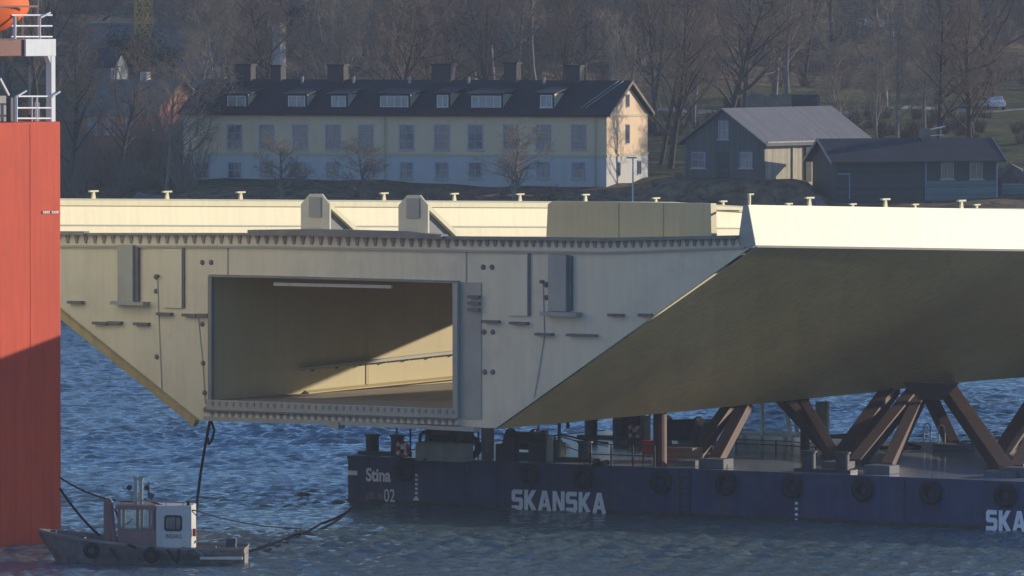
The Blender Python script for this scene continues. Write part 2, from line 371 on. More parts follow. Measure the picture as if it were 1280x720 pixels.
def make_water():
    x0, x1, y0, y1 = -62, 62, 318, 640
    xs = np.arange(x0, x1 + .01, .25); ys = np.arange(y0, y1 + .01, .32)
    X, Y = np.meshgrid(xs, ys); Z = np.zeros_like(X); r = np.random.RandomState(11)
    gust = .75 + .35 * hnoise(X * .5, Y, 30, 21)
    for k in range(70):
        lam = .5 * (2.6 / .5) ** (r.rand() ** 1.4); a = R(100) + r.normal(0, .6); f = 2 * math.pi / lam
        amp = .0115 * lam ** .8
        Z += amp * np.sin((X * math.cos(a) + Y * math.sin(a)) * f + r.uniform(0, 6.28))
    Z *= gust
    ed = np.minimum(np.minimum(X - x0, x1 - X), np.minimum(Y - y0, y1 - Y)); Z *= np.clip(ed / 5, 0, 1)
    n, m_ = X.shape; idx = np.arange(n * m_).reshape(n, m_)
    fs = np.stack([idx[:-1, :-1], idx[:-1, 1:], idx[1:, 1:], idx[1:, :-1]], -1).reshape(-1, 4)
    V = np.stack([X, Y, Z], -1).reshape(-1, 3)
    # skirt: four big quads out to the horizon
    o = len(V); X0, X1, Y0, Y1 = xs[0], xs[-1], ys[0], ys[-1]
    B = 3500
    ext = [(-B, -B, 0), (B, -B, 0), (B, B, 0), (-B, B, 0), (X0, Y0, 0), (X1, Y0, 0), (X1, Y1, 0), (X0, Y1, 0)]
    me = bpy.data.meshes.new('water')
    me.vertices.add(o + 8); me.vertices.foreach_set('co', np.concatenate([V, np.array(ext, float)]).ravel())
    allf = np.concatenate([fs, np.array([(0, 1, 5, 4), (1, 2, 6, 5), (2, 3, 7, 6), (3, 0, 4, 7)]) + o])
    me.loops.add(allf.size); me.loops.foreach_set('vertex_index', allf.ravel())
    me.polygons.add(len(allf)); me.polygons.foreach_set('loop_start', np.arange(0, allf.size, 4)); me.polygons.foreach_set('loop_total', np.full(len(allf), 4))
    me.polygons.foreach_set('use_smooth', [True] * len(allf)); me.update(); me.validate()
    me.materials.append(M['water'])
    ob = bpy.data.objects.new('water', me); COL.objects.link(ob); tag(ob, 'rippled blue harbour water', None, None, 'structure')
make_water()

# ------------------------------------------------------------------ bridge
ANG = R(55); U = Vector((math.cos(ANG), math.sin(ANG), 0)); V = Vector((-math.sin(ANG), math.cos(ANG), 0))
Pn = atY(945, 307, 360); P0 = Vector((Pn.x, Pn.y, 0))
def end(px, py, t=0.0):
    q = P0 + U * t; return onplane(px, py, q, V)        # (v, z)
def side(px, py, v=0.0):
    q = P0 + V * v; return onplane(px, py, q, U)        # (t, z)
BR = thing('bridge_section', P0, ANG, 'huge gold and grey steel bridge section carried crosswise on the navy barge', 'bridge section')
vBR, zBR = end(620, 535); vBL, zBL = end(250, 525)
vL, zL = end(-30, 300); _, zN = end(945, 305)
vo0, zo0 = end(265, 345); vo1, zo1 = end(573, 352); _, zf0 = end(265, 500); _, zf1 = end(573, 512)
tn, zn2 = side(1280, 312)
gN = (zn2 - Pn.z) / tn                              # gradient of near edge
def z_near(t): return Pn.z + gN * t - 0.00008 * max(0, t - 26) ** 2
tb = [side(px, py, vBR) for px, py in ((620, 535), (790, 519), (960, 502), (1100, 488), (1188, 478), (1238, 473), (1290, 470))]
def z_bot(t):
    return float(np.interp(t, [a for a, b in tb] + [150], [b for a, b in tb] + [tb[-1][1] + 1.2]))
f0 = side(77, 291, vL); f1 = side(935, 294, vL)
def z_far(t): return f0[1] + (f1[1] - f0[1]) * (t - f0[0]) / (f1[0] - f0[0])
q0 = side(77, 248, vL); q1 = side(935, 253, vL)
def z_fartop(t): return q0[1] + (q1[1] - q0[1]) * (t - q0[0]) / (q1[0] - q0[0]) - .3 * max(0, min(1, (t - 68) / 10))
LEN = 140.0
TS = [0] + list(range(4, 141, 4))
def topz(v):    # end plate top line
    return float(np.interp(v, [0, end(600, 297)[0], end(320, 290)[0], vL], [end(935, 297)[1], end(600, 298)[1], end(320, 292)[1], end(0, 292)[1]]))
# end plate with opening
mb = MB()
def e3(v, z, t=0.0): return (t, v, z)
a1 = e3(vo0, topz(vo0)); a2 = e3(vo1, topz(vo1)); b1 = e3(vo0, zo0); b2 = e3(vo1, zo1); c1 = e3(vo0, zf0); c2 = e3(vo1, zf1)
d1 = e3(vo0, end(265, 526)[1]); d2 = e3(vo1, end(573, 534)[1])
mb.add([e3(vL, topz(vL)), a1, b1, c1, d1, e3(vBL, zBL), e3(vL, zL), e3(vL + .01, zL + .1)], [(0, 1, 2, 3, 4, 5, 6)])
mb.add([a1, a2, b2, b1], [(0, 1, 2, 3)])
mb.add([c1, c2, d2, d1], [(0, 1, 2, 3)])
mb.add([a2, e3(.05, topz(.05)), e3(.05, zN), e3(vBR, zBR), d2, c2, b2], [(0, 1, 2, 3, 4, 5, 6)])
mb.build('end_plate', M['primer'], BR, solid=-.12)
# soffit slopes, bottom plate
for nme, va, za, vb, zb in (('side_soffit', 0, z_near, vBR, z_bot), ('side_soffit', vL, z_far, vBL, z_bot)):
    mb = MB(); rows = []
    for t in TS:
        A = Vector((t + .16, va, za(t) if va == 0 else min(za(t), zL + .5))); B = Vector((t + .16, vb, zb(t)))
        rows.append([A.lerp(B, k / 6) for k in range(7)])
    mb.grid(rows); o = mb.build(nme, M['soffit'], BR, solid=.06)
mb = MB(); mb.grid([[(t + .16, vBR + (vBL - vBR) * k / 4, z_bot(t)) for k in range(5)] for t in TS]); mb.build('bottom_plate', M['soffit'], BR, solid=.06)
# projecting rim of the far slope seen in front of the end plate
p = Vector((-.02, vL, zL)); q = Vector((-.02, vBL, zBL)); dd = (q - p).normalized(); nn = Vector((0, dd.z, -dd.y)); nn = nn if nn.z < 0 else -nn
mb = MB(); mb.extr([p, q, q + nn * .36, p + nn * .36], (-.35, 0, 0)); mb.build('rim_plate', M['soffit'], BR)
# deck with an unseen gap, added to let sun onto the inner wall
hv0, hv1, ht0, ht1 = 15, 31, 38.8, 62.0
def zdeck(t, v): k = v / vL; return (z_near(t) * (1 - k) + z_far(t) * k) - .12
mb = MB(); vs_ = [0.3, 8, hv0, 20, 25, hv1, 40, vL - .3]; ts_ = [.2, 8, 16, 24, 33, ht0, ht1, 80, 95, 110, 125, 140]
for i in range(len(ts_) - 1):
    for j in range(len(vs_) - 1):
        if ts_[i] >= ht0 and ts_[i + 1] <= ht1 and vs_[j] >= hv0 and vs_[j + 1] <= hv1: continue
        mb.add([(t, v, zdeck(t, v)) for t, v in ((ts_[i], vs_[j]), (ts_[i + 1], vs_[j]), (ts_[i + 1], vs_[j + 1]), (ts_[i], vs_[j + 1]))], [(0, 1, 2, 3)])
mb.build('deck_plate', M['primer_mid'], BR, solid=.08)
# near fascia
mb = MB(); rows = []
vt, ztop0 = end(936, 256); tq, ztq = side(1280, 262, vt); gt = (ztq - ztop0) / tq
def z_fastop(t): return ztop0 + gt * t
prof = lambda t: [(t, -.02, z_near(t)), (t, vt * .5 - .01, (z_near(t) + z_fastop(t)) / 2), (t, vt, z_fastop(t)), (t, vt + .3, z_fastop(t) - .02), (t, vt + .35, z_fastop(t) - .5), (t, .45, z_near(t) + .05)]
mb.grid([prof(t) + [prof(t)[0]] for t in TS])
mb.build('edge_fascia', M['fascia_near'], BR)
mb = MB(); pr = prof(0); mb.extr([(-.04, b - .03, c) for a, b, c in pr[:4]] + [(-.04, pr[4][1] + .2, pr[4][2] - 1.2), (-.04, .75, z_near(0) - .1)], (-.06, 0, 0)); mb.build('fascia_end_plate', M['primer_mid'], BR)
mb = MB(); mb.grid([[(t, -.05, z_near(t) + .02), (t, -.05, z_near(t) - .09), (t, .2, z_near(t) - .09)] for t in TS]); mb.build('drip_edge', M['steel_dark'], BR, solid=.02)
# far parapet
mb = MB(); rows = []
for t in TS:
    z1 = z_fartop(t); z0 = z_far(t) - .25; h = z1 - z0
    rows.append([(t, vL + .3, z0), (t, vL - .25, z0), (t, vL - .22, z0 + h * .30), (t, vL - .12, z0 + h * .31), (t, vL - .12, z0 + h * .33), (t, vL - .05, z1 - .42), (t, vL - .16, z1 - .38), (t, vL - .16, z1 - .10), (t, vL, z1), (t, vL + .3, z1), (t, vL + .3, z0)])
mb.grid(rows); mb.build('edge_fascia', M['cream'], BR)
mb = MB()
for i in range(len(TS) - 1):
    a, b = TS[i], TS[i + 1]; h = z_fartop(a) - z_far(a) + .25
    mb.beam((a, vL - .235, z_far(a) - .25 + h * .315), (b, vL - .235, z_far(b) - .25 + h * .315), .05, .07)
mb.build('shadow_rail', M['primer_mid'], BR)
# T posts
def tpost(t, v, z, sc=1.0):
    mb = MB(); mb.extr([(-.17, 0, 0), (.17, 0, 0), (.08, 0, .38), (-.08, 0, .38)], (0, .1, 0)); mb.box((0, .05, .43), (.75, .16, .09))
    return mb
tp = tpost(0, 0, 0).build('railing_post', M['cream'], BR); first = True
def put_post(t, v, z, s=1.0):
    global first
    if first: o = tp; first = False
    else: o = tp.copy(); COL.objects.link(o); o.parent = BR
    o.location = (t, v, z); o.scale = (s, 1, s)
for px in (1012, 1107, 1202, 1297):
    t, z = side(px, 258, vt + .15); put_post(t, vt + .12, z_fastop(t) - .02)
for k in range(5, 16): put_post(26 + 7.1 * k - 28, vt + .12, z_fastop(26 + 7.1 * k - 28) - .02)
for px in (118, 210, 302, 481, 569, 651, 733, 821, 905, 987, 1067, 1145, 1222):
    t, z = side(px, 250, vL + .1); put_post(t, vL + .12, z_fartop(t) - (.02 if px < 770 else .2))
mb = MB(); mb.box((.2, vt + .1, ztop0 + .25), (.12, .12, .55)); mb.box((.3, vt + .1, ztop0 + .52), (.45, .14, .07)); mb.build('railing_post', M['cream'], BR)
# rib band under deck edge : flange, row of rib ends
def strip(name, pts_top, pts_bot, t0, th, mat):
    mb = MB()
    for (a, b), (c, d), (a2, b2), (c2, d2) in zip(pts_top[:-1], pts_top[1:], pts_bot[:-1], pts_bot[1:]):
        A = end(a, b); B = end(c, d); C = end(c2, d2); D = end(a2, b2)
        mb.extr([(t0, *A), (t0, *B), (t0, *C), (t0, *D)], (-th, 0, 0))
    return mb.build(name, mat, BR)
strip('deck_flange', [(-30, 288.5), (112, 289)], [(-30, 293), (112, 293.5)], -.01, .45, M['flange'])
strip('deck_flange', [(112, 291), (318, 291)], [(112, 294), (318, 294)], -.01, .3, M['flange'])
strip('deck_flange', [(318, 287), (400, 286), (500, 288.5), (560, 293)], [(318, 294), (400, 294), (500, 297), (560, 298.5)], -.01, .6, M['flange'])
strip('deck_flange', [(560, 295), (760, 297), (925, 294)], [(560, 299), (760, 301), (925, 298)], -.01, .4, M['flange'])
mb = MB(); px = -28
def bandy(px): return float(np.interp(px, [-30, 320, 560, 760, 935], [293.5, 294, 299, 301.5, 298]))
while px < 932:
    y0 = bandy(px); h = 10.5 if px < 560 else 8.5
    w0, w1 = 2.8, 1.0
    A = end(px - w0, y0); B = end(px + w0, y0); C = end(px + w1, y0 + h); D = end(px - w1, y0 + h)
    mb.extr([(-.015, *A), (-.015, *B), (-.015, *C), (-.015, *D)], (-.05, 0, 0)); px += 11.3 if px < 560 else 9.6
mb.build('rib_end_row', M['rib'], BR)
strip('flange_edge', [(-30, 306.5), (320, 307), (560, 312), (760, 314.5), (932, 308)], [(-30, 309), (320, 309.5), (560, 314.5), (760, 317), (932, 310.5)], -.012, .16, M['primer_mid'])
# sill of the opening
mb = MB(); px = 270
while px < 572:
    y0 = 501 + (px - 265) * .036
    for yy, hh in ((y0, 5.5),):
        A = end(px - 1.7, yy); B = end(px + 1.7, yy); C = end(px + 1, yy + hh); D = end(px - 1, yy + hh)
        mb.extr([(-.31, *A), (-.31, *B), (-.31, *C), (-.31, *D)], (-.04, 0, 0))
    A = end(px - 1.9, y0 + 13); B = end(px + 1.9, y0 + 13); C = end(px + 1.5, y0 + 19); D = end(px - 1.5, y0 + 19)
    mb.extr([(-.31, *A), (-.31, *B), (-.31, *C), (-.31, *D)], (-.04, 0, 0)); px += 8.6
mb.build('rib_end_row', M['rib'], BR)
strip('sill_beam', [(262, 499), (576, 511)], [(262, 512), (576, 523)], -.012, .3, M['primer_mid'])
strip('sill_beam', [(262, 512), (576, 523)], [(262, 520), (576, 531)], -.012, .3, M['primer'])
strip('sill_flange', [(262, 520), (440, 526), (600, 534)], [(262, 525), (440, 531), (600, 539)], -.012, .55, M['primer_mid'])
strip('sill_flange', [(262, 511.5), (576, 522.5)], [(262, 513.5), (576, 524.5)], -.012, .5, M['steel_dark'])
strip('sill_lug', [(417, 527), (432, 527)], [(417, 535), (432, 535)], -.05, .6, M['primer_mid'])
# frame of the opening
strip('opening_frame', [(266, 343), (354, 345), (575, 351)], [(266, 346), (354, 347.5), (575, 354)], -.012, .3, M['flange'])
strip('opening_frame', [(263.5, 344), (268, 344)], [(263.5, 501), (268, 501)], -.012, .25, M['flange'])
strip('opening_frame', [(570, 352), (576, 352)], [(570, 511), (576, 511)], -.012, .3, M['primer_mid'])
strip('jamb_panel', [(578, 353), (602, 353)], [(578, 523), (602, 524)], -.012, .05, M['primer_mid'])
# boxed columns with foot shelves, cover panels
for nme, pts in (('lifting_column', ((152, 306, 171, 378), (171, 308, 175.5, 376), (146, 376, 188, 381.5))), ('lifting_column', ((690, 318, 712, 389), (712, 320, 716.5, 388), (683, 389, 728, 395.5)))):
    for k, (x0, y0, x1, y1) in enumerate(pts):
        mb = MB(); A = end(x0, y0); B = end(x1, y1)
        th = (.35, .2, .6)[k]
        mb.span((-.012, A[0], A[1]), (-.012 - th, B[0], B[1])); mb.build(('lifting_column', 'column_side', 'column_shelf')[k], (M['primer_mid'], M['steel_dark'], M['primer_mid'])[k], BR)
for (x0, y0, x1, y1) in ((206, 311, 229, 385), (637, 318, 661, 395)):
    A = end(x0, y0); B = end(x1, y1); MB().span((-.012, A[0], A[1]), (-.14, B[0], B[1])).build('cover_panel', M['primer'], BR)
    A = end(x1 + .2, y0 - 2); B = end(x1 + 2.4, y1); MB().span((-.012, A[0], A[1]), (-.1, B[0], B[1])).build('panel_edge', M['steel_dark'], BR)
lug = None
for x0, x1, y in ((88, 106, 378), (119, 137, 404), (138, 154, 403.5), (170, 188, 405), (199, 217, 392.5), (231, 248, 394), (249, 263, 394), (640, 662, 404), (672, 693, 418), (711, 748, 419), (763, 781, 394), (801, 816, 394), (606, 626, 402), (588, 602, 371), (588, 602, 379), (588, 602, 387)):
    A = end(x0, y - 2.2); B = end(x1, y + 1.8); o = MB().span((-.012, A[0], A[1]), (-.3, B[0], B[1])).build('lug_bar', M['steel_dark'], BR)
for x, y in ((253, 328), (264, 328), (253, 405), (263, 405), (254, 454), (264, 454), (256, 491), (257, 512), (604, 334), (615, 334), (605, 415), (616, 415), (606, 465), (616, 465), (195, 346), (195, 364), (196, 446), (683, 356), (683, 372)):
    A = end(x, y); mb = MB(); mb.lathe([(0, .09), (.11, .07), (.15, 0)], (-.012, A[0], A[1]), (-1, 0, 0), 8); mb.build('bolt_cap', M['steel_dark'], BR)
# weld seams
mb = MB()
for pts in (((285, 309), (285, 343)), ((197, 345), (199, 400), (203, 494)), ((248, 395), (254, 455), (257, 505)), ((583, 314), (583, 352)), ((636, 318), (636, 395)), ((679, 352), (681, 420), (672, 475), (668, 497)), ((231, 309), (231, 345)), ((206, 309), (206, 385))):
    for a, b in zip(pts[:-1], pts[1:]):
        A = end(*a); B = end(*b); mb.beam((-.02, *A), (-.02, *B), .05, .05)
mb.parts('weld_seam', M['primer_mid'], BR)
mb = MB(); A = end(198, 345); mb.tube((-.02, *A), (-.25, *A), .09); A = end(679, 352); mb.tube((-.02, *A), (-.25, *A), .09); mb.parts('pipe_stub', M['steel_dark'], BR)
# inside of the box
ceil = zo0 + .12; ti = .14
mb = MB(); mb.add([(ti, vo0 + .05, zf0 - .02), (60, vo0 + .05, zf0 - .02), (60, vo0 + .05, ceil + .1), (ti, vo0 + .05, ceil + .1)], [(0, 1, 2, 3)]); mb.build('inner_wall', M['wall_in'], BR, solid=.1)
mb = MB(); mb.span((ti, vo1 - .05, zf0 - .4), (11, vo1 - .2, ceil + .3)); mb.build('inner_wall', M['wall_in'], BR)
mb = MB(); mb.span((ti, vo0 + .2, zf0 - .04), (60, vo1 - 2, zf0 - .14)); mb.build('inner_floor', M['floor_in'], BR)
mb = MB(); mb.span((ti, vo0 + .2, ceil), (38.4, vo1 - .05, ceil + .12)); mb.build('inner_ceiling', M['wall_in'], BR)
mb = MB(); mb.span((62, vo0 + .2, zf0 - .04), (62.1, vo1 - 2, ceil + .5)); mb.build('cross_bulkhead', M['wall_in'], BR)
r0 = side(375, 461, vo0); r1 = side(575, 439, vo0)
gr = (r1[1] - r0[1]) / (r1[0] - r0[0])
mb = MB(); mb.beam((r0[0], vo0 - .14, r0[1]), (46, vo0 - .14, r0[1] + gr * (46 - r0[0])), .28, .16); mb.build('inner_rail', M['primer_mid'], BR)
mb = MB()
for k in range(14):
    t = r0[0] + 1 + k * 2.2; mb.box((t, vo0 - .1, r0[1] + gr * (t - r0[0]) - .13), (.1, .14, .12))
mb.build('rail_clip_row', M['steel_dark'], BR)
s0 = side(382, 488, vo0); s1 = side(575, 469, vo0); gs = (s1[1] - s0[1]) / (s1[0] - s0[0])
mb = MB(); mb.extr([(s0[0], vo0 + .04, s0[1]), (s0[0], vo0 - .22, s0[1] - .12), (s0[0], vo0 - .22, zf0 - .03), (s0[0], vo0 + .04, zf0 - .03)], (40, 0, gs * 40)); mb.build('inner_plinth', M['wall_in'], BR)
tt = side(460, 450, vo0)[0]
for t in (tt,):
    MB().box((t, vo0 - .02, (zf0 + ceil) / 2), (.06, .03, ceil - zf0)).build('wall_stiffener', M['wall_in'], BR)
A = end(343, 354.5, 1.2); B = end(490, 358, 1.2); mb = MB(); mb.beam((1.2, A[0], A[1] - .02), (1.2, B[0], B[1] - .02), .16, .17); mb.build('strip_light', M['white'], BR)
# things standing up on the deck : two end gussets and the screen
for x0, x1, y0, yt in ((371, 407, 289, 242.5), (493, 530, 292, 244)):
    g = MB(); t0 = .35
    pts = [(x0, y0), (x0, yt + 13), (x0 + 11, yt), (x1 - 10, yt), (x1, yt + 13), (x1, y0)]
    g.extr([(t0, *end(*p)) for p in pts], (.12, 0, 0)); go = g.build('gusset_bracket', M['primer'], BR)
    pA = end(x0 + 11, yt + 4); pB = end(x1 - 10, yt + 29); MB().span((t0 - .02, *pA), (t0 - .08, *pB)).build('bracket_pad', M['primer_mid'], go)
    vv, zz = end(x1, yt + 12); z0 = end(x1, y0)[1]
    br = MB(); br.extr([(t0 + .12, vv + .1, zz + .05), (t0 + .12, vv + .1, zz - .2), (t0 + 2.9, vv + .1, z0 - .35), (t0 + 2.9, vv + .1, z0 - .05)], (0, .55, 0)); br.build('bracket_brace', M['cream'], go)
    wb = MB(); wb.extr([(t0 + .12, vv + .3, zz - .2), (t0 + .12, vv + .3, z0 - .35), (t0 + 2.8, vv + .3, z0 - .35)], (0, .1, 0)); wb.build('bracket_web', M['steel_dark'], go)
sc_ = MB(); sc_.extr([(1.2, *end(*p)) for p in ((666, 299), (668, 256), (674, 252), (872, 255), (873, 299))], (.5, 0, 0)); so = sc_.build('deck_screen', M['gold'], BR)
for x in (756, 812):
    A = end(x, 254); B = end(x, 299); MB().box((1.18, A[0], (A[1] + B[1]) / 2), (.05, .08, A[1] - B[1] - .1)).build('screen_rib', M['gold'], so)
A = end(884, 262, 2); B = end(924, 264.5, 2); MB().span((2, *A), (2.3, *B)).build('ledge_bar', M['gold'], BR)
o = text_obj('stencil_lettering', 'SS14', M['letter_faint'], BR, (-.13, end(218, 0)[0] + .9, end(210, 312)[1] - .45), (0, -1, 0), (0, 0, 1), .9, .28, 0, -.01) if False else None

# ------------------------------------------------------------------ barge
DK = 2.5
B0 = atZ(435, 570, DK); B1 = atZ(1280, 603, DK); bd = Vector((B1.x - B0.x, B1.y - B0.y, 0)); bd.normalize(); bn = Vector((-bd.y, bd.x, 0))
Borg = Vector((B0.x, B0.y, 0)); bang = math.atan2(bd.y, bd.x); BLEN, BW = 86.0, 27.0
BG = thing('barge', Borg, bang, 'long navy flat-top barge lettered Stina and SKANSKA with machinery along its edge', 'barge')
def bs(px, py, y=0.0): return onplane(px, py, Borg + bn * y, bd)   # (x, z) on plane parallel to side
def bdk(px, py, z=DK):
    p = atZ(px, py, z) - Borg; return (p.dot(bd), p.dot(bn))
mb = MB(); xs_ = [0, 26.9, 27.0, 27.25, BLEN]
mb.span((0, 0, -1.2), (BLEN, BW, DK - .02)); mb.build('hull', M['blue_hull'], BG)
mb = MB(); mb.span((-.02, -.02, -1), (BLEN, .3, .22)); mb.build('boot_stripe', M['waterline'], BG)
mb = MB(); mb.span((.05, .05, DK - .016), (BLEN - .05, BW - .05, DK + .004)); mb.build('deck', M['barge_deck'], BG)
mb = MB(); mb.span((-.04, -.06, DK - .14), (BLEN, .1, DK + .03)); mb.span((-.06, .1, DK - .14), (.1, BW, DK + .03)); mb.build('rubbing_strake', M['blue_hull'], BG)
mb = MB()
for x in (579, 862, 1130): s, _ = bs(x, 600); mb.box((s, -.03, 1.2), (.16, .08, 2.3))
mb.parts('hull_rib', M['blue_hull'], BG)
s, z = bs(435, 588); MB().span((.02, -.05, z), (.62, -.02, z - .24)).build('white_marking', M['white_light'], BG)
def btext(name, s, x0, y_top, y_bot, x1, mat, bold=.02):
    a, zt = bs(x0, y_top); _, zb = bs(x0, y_bot); b, _ = bs(x1, y_bot)
    return text_obj(name, s, mat, BG, (a, -.035, zb), (1, 0, 0), (0, 0, 1), b - a, zt - zb, bold, .012)
btext('name_lettering', 'Stina', 458, 584.5, 601.5, 489, M['white_light'], .03)
btext('port_lettering', 'plt is', 459, 613, 626, 478, M['letter_faint'], -.008)
btext('port_lettering', '02', 480.5, 611, 627, 494, M['letter_grey'], .0)
def skanska(x0, yt, yb, x1):
    # letters drawn as outlines in a 4x5 cell, square-shouldered like the hull lettering
    a, zt = bs(x0, yt); _, zb = bs(x0, yb); b, _ = bs(x1, yb); H = zt - zb; W = b - a
    G = {'S': [(0, 0), (3.1, 0), (3.6, .6), (3.6, 2.6), (3.1, 3.1), (1.15, 3.1), (1.15, 3.9), (3.4, 3.9), (3.4, 5), (.5, 5), (0, 4.4), (0, 2.5), (.5, 2), (2.45, 2), (2.45, 1.1), (0, 1.1)],
         'K': [(0, 0), (1.2, 0), (1.2, 1.9), (2.5, 0), (4.0, 0), (2.15, 2.6), (3.8, 5), (2.35, 5), (1.2, 3.2), (1.2, 5), (0, 5)],
         'A': [(0, 0), (1.25, 0), (1.55, 1), (2.75, 1), (3.05, 0), (4.3, 0), (2.85, 5), (1.45, 5)],
         'N': [(0, 0), (1.15, 0), (1.15, 3.0), (2.6, 0), (3.8, 0), (3.8, 5), (2.65, 5), (2.65, 2.0), (1.2, 5), (0, 5)]}
    Wd = {'S': 3.6, 'K': 3.9, 'A': 4.3, 'N': 3.8}; word = 'SKANSKA'; tot = sum(Wd[c] for c in word) + .42 * 6
    x = 0; mb = MB()
    for c in word:
        P = [((x + p) / tot * W + a, q / 5 * H + zb) for p, q in G[c]]
        mb.extr([(p, -.035, q) for p, q in P], (0, -.012, 0)); x += Wd[c] + .42
    mb.build('company_lettering', M['letter_grey'], BG)
    mb = MB(); x = 0
    for i, c in enumerate(word):    # counter of each A
        if c == 'A':
            P = [(1.85, 1.9), (2.45, 1.9), (2.15, 3.3)]
            mb.extr([((x + p) / tot * W + a, -.05, q / 5 * H + zb) for p, q in P], (0, -.006, 0))
        x += Wd[c] + .42
    mb.build('letter_counter', M['blue_hull'], BG)
skanska(640, 611.5, 637, 758)
skanska(1233, 637, 663, 1352)
for px, py0, py1, n in ((521, 594, 622, 6), (996, 629, 650, 4)):
    mb = MB()
    for k in range(n):
        s, z = bs(px, py0 + (py1 - py0) * k / (n - 1)); mb.box((s, -.04, z), (.16, .03, .13))
    s, z = bs(px - .5, py1 + 1.5); mb.box((s, -.04, z - .03), (.34, .03, .1)); mb.build('draft_mark_row', M['white_light'], BG)
# hull ladder
mb = MB(); s, _ = bs(857, 600)
for sx in (-.3, .3): mb.box((s + sx, -.12, 1.3), (.06, .06, 2.4))
for k in range(8): mb.box((s, -.12, .3 + k * .3), (.6, .05, .05))
mb.build('hull_ladder', M['black_metal'], BG)
# bollards
def bollard_pair(x, y, dx=1.0, h=.95, r=.33, parent=BG):
    mb = MB(); mb.box((x, y, DK + .08), (dx + 1.3, .9, .16)); base = mb.build('bollard_base', M['black_metal'], parent)
    for sx in (-dx / 2, dx / 2):
        b = MB(); b.lathe([(r, .1), (r, h - .12), (r * 1.22, h - .1), (r * 1.22, h), (0, h + .02)], (x + sx, y, DK + .03), (0, 0, 1), 18); b.build('bollard', M['black_metal'], parent)
for px, py, sp_ in ((481, 568, 1.6), (712, 576, 1.9), (1032, 590, 2.0), (757, 548, 1.9)):
    x, y = bdk(px, py); bollard_pair(x, max(y, .6), sp_, 1.05, .36)
# winches / machinery (parts of barge)
def winch(x, y, L=2.4, r=.75, rz=0, frame=True):
    mb = MB(); zc = DK + r + .25
    mb.box((x, y, DK + .12), (L + .8, 1.6, .24)); f = None
    for sx in (-L / 2 - .1, L / 2 + .1): mb.extr([(x + sx - .06, y - .8, DK + .2), (x + sx - .06, y + .8, DK + .2), (x + sx - .06, y + .35, zc + .3), (x + sx - .06, y - .35, zc + .3)], (.12, 0, 0))
    mb.box((x + L / 2 + .55, y, DK + .75), (.7, .8, 1.0)); mb.box((x + L / 2 + .5, y + .1, DK + 1.35), (.35, .35, .3)); f = mb.build('winch', M['machine'], BG, bevel=.03)
    d = MB(); d.lathe([(0, -L / 2), (r, -L / 2), (r, -L / 2 + .1), (r * .72, -L / 2 + .12), (r * .74, 0), (r * .72, L / 2 - .12), (r, L / 2 - .1), (r, L / 2), (0, L / 2)], (x, y, zc), (1, 0, 0), 22); d.build('winch_drum', M['black_metal'], f)
for px, py, L, r in ((556, 562, 1.5, .6), (653, 572, 1.6, .66), (853, 562, 2.1, .8)):
    x, y = bdk(px, py); winch(x, y, L, r)
x, y = bdk(548, 577); mb = MB(); mb.span((x - 1.45, y, DK), (x + 1.45, y + 1.2, DK + .92)); o = mb.build('deck_locker', M['box_grey'], BG, bevel=.03)
MB().span((x - 1.5, y - .04, DK + .93), (x + 1.5, y + 1.24, DK + .99)).build('lid', M['box_grey'], o)
x, y = bdk(846, 577); mb = MB(); mb.span((x - .95, y, DK), (x + .95, y + 1.1, DK + .75)); mb.build('timber_crate', M['wood'], BG)
def box_dk(name, px, py, w_, d, h, mat, z0=DK, parent=BG, bev=.03):
    x, y = bdk(px, py); mb = MB(); mb.span((x - w_ / 2, y, z0), (x + w_ / 2, y + d, z0 + h)); return mb.build(name, mat, parent, bevel=bev)
box_dk('generator_housing', 676, 575, 1.6, 1.3, .9, M['machine']); box_dk('generator_housing', 628, 574, .9, 1.0, .8, M['machine']); box_dk('generator_housing', 606, 560, .5, .6, 1.4, M['box_grey'])
box_dk('generator_housing', 780, 548, 1.5, 1.2, 1.25, M['machine']); box_dk('generator_housing', 862, 545, 1.6, 1.2, .9, M['machine'])
# posts and pipes
mb = MB()
for px, py, h in ((496, 562, 1.75), (513, 562, 1.85), (533, 563, 1.9), (578, 563, 1.6), (590, 566, 1.5), (598, 560, 1.4), (636, 578, 1.35), (640.5, 578, 1.35), (688, 574, 1.3), (694, 574, 1.2), (673, 548, 1.5), (812, 548, 1.6)):
    x, y = bdk(px, py); mb.tube((x, y, DK), (x, y, DK + h), .055, .055, 6)
    if py < 565: mb.box((x, y, DK + h), (.2, .2, .18))
mb.parts('deck_post', M['black_metal'], BG)
x, y = bdk(513, 562);
for px, py, h, r in ((687, 576, 1.35, .2), (611, 565, 1.2, .22)):
    x, y = bdk(px, py); MB().tube((x, y, DK), (x, y, DK + h), r, r, 12).build('vent_pipe', M['box_grey'], BG)
for px, py in ((699, 548), (525, 566)):
    x, y = bdk(px, py); mb = MB(); pts = [(x, y, DK), (x, y, DK + .85)] + [(x + .28 - .28 * math.cos(a), y, DK + .85 + .28 * math.sin(a)) for a in [R(k * 30) for k in range(1, 7)]] + [(x + .56, y, DK + .6)]
    mb.path(pts, .1, 8); mb.build('gooseneck_vent', M['black_metal'], BG)
# railings
def rail(pts, h=1.0, mat=None, n=2, name='railing'):
    mb = MB(); P = [Vector((*bdk(*p), DK)) for p in pts]
    for p in P: mb.tube(p, p + Vector((0, 0, h)), .05, .05, 6)
    for a, b in zip(P[:-1], P[1:]):
        for k in range(n): zz = Vector((0, 0, h * (k + 1) / n - (.02 if k == n - 1 else 0))); mb.tube(a + zz, b + zz, .03, .03, 5)
    return mb.build(name, mat or M['black_metal'], BG)
rail([(738, 581), (764, 582), (791, 583), (818, 584)], 1.15); rail([(920, 560), (970, 562), (1020, 565)], .5); rail([(700, 567), (738, 581)], 1.0)
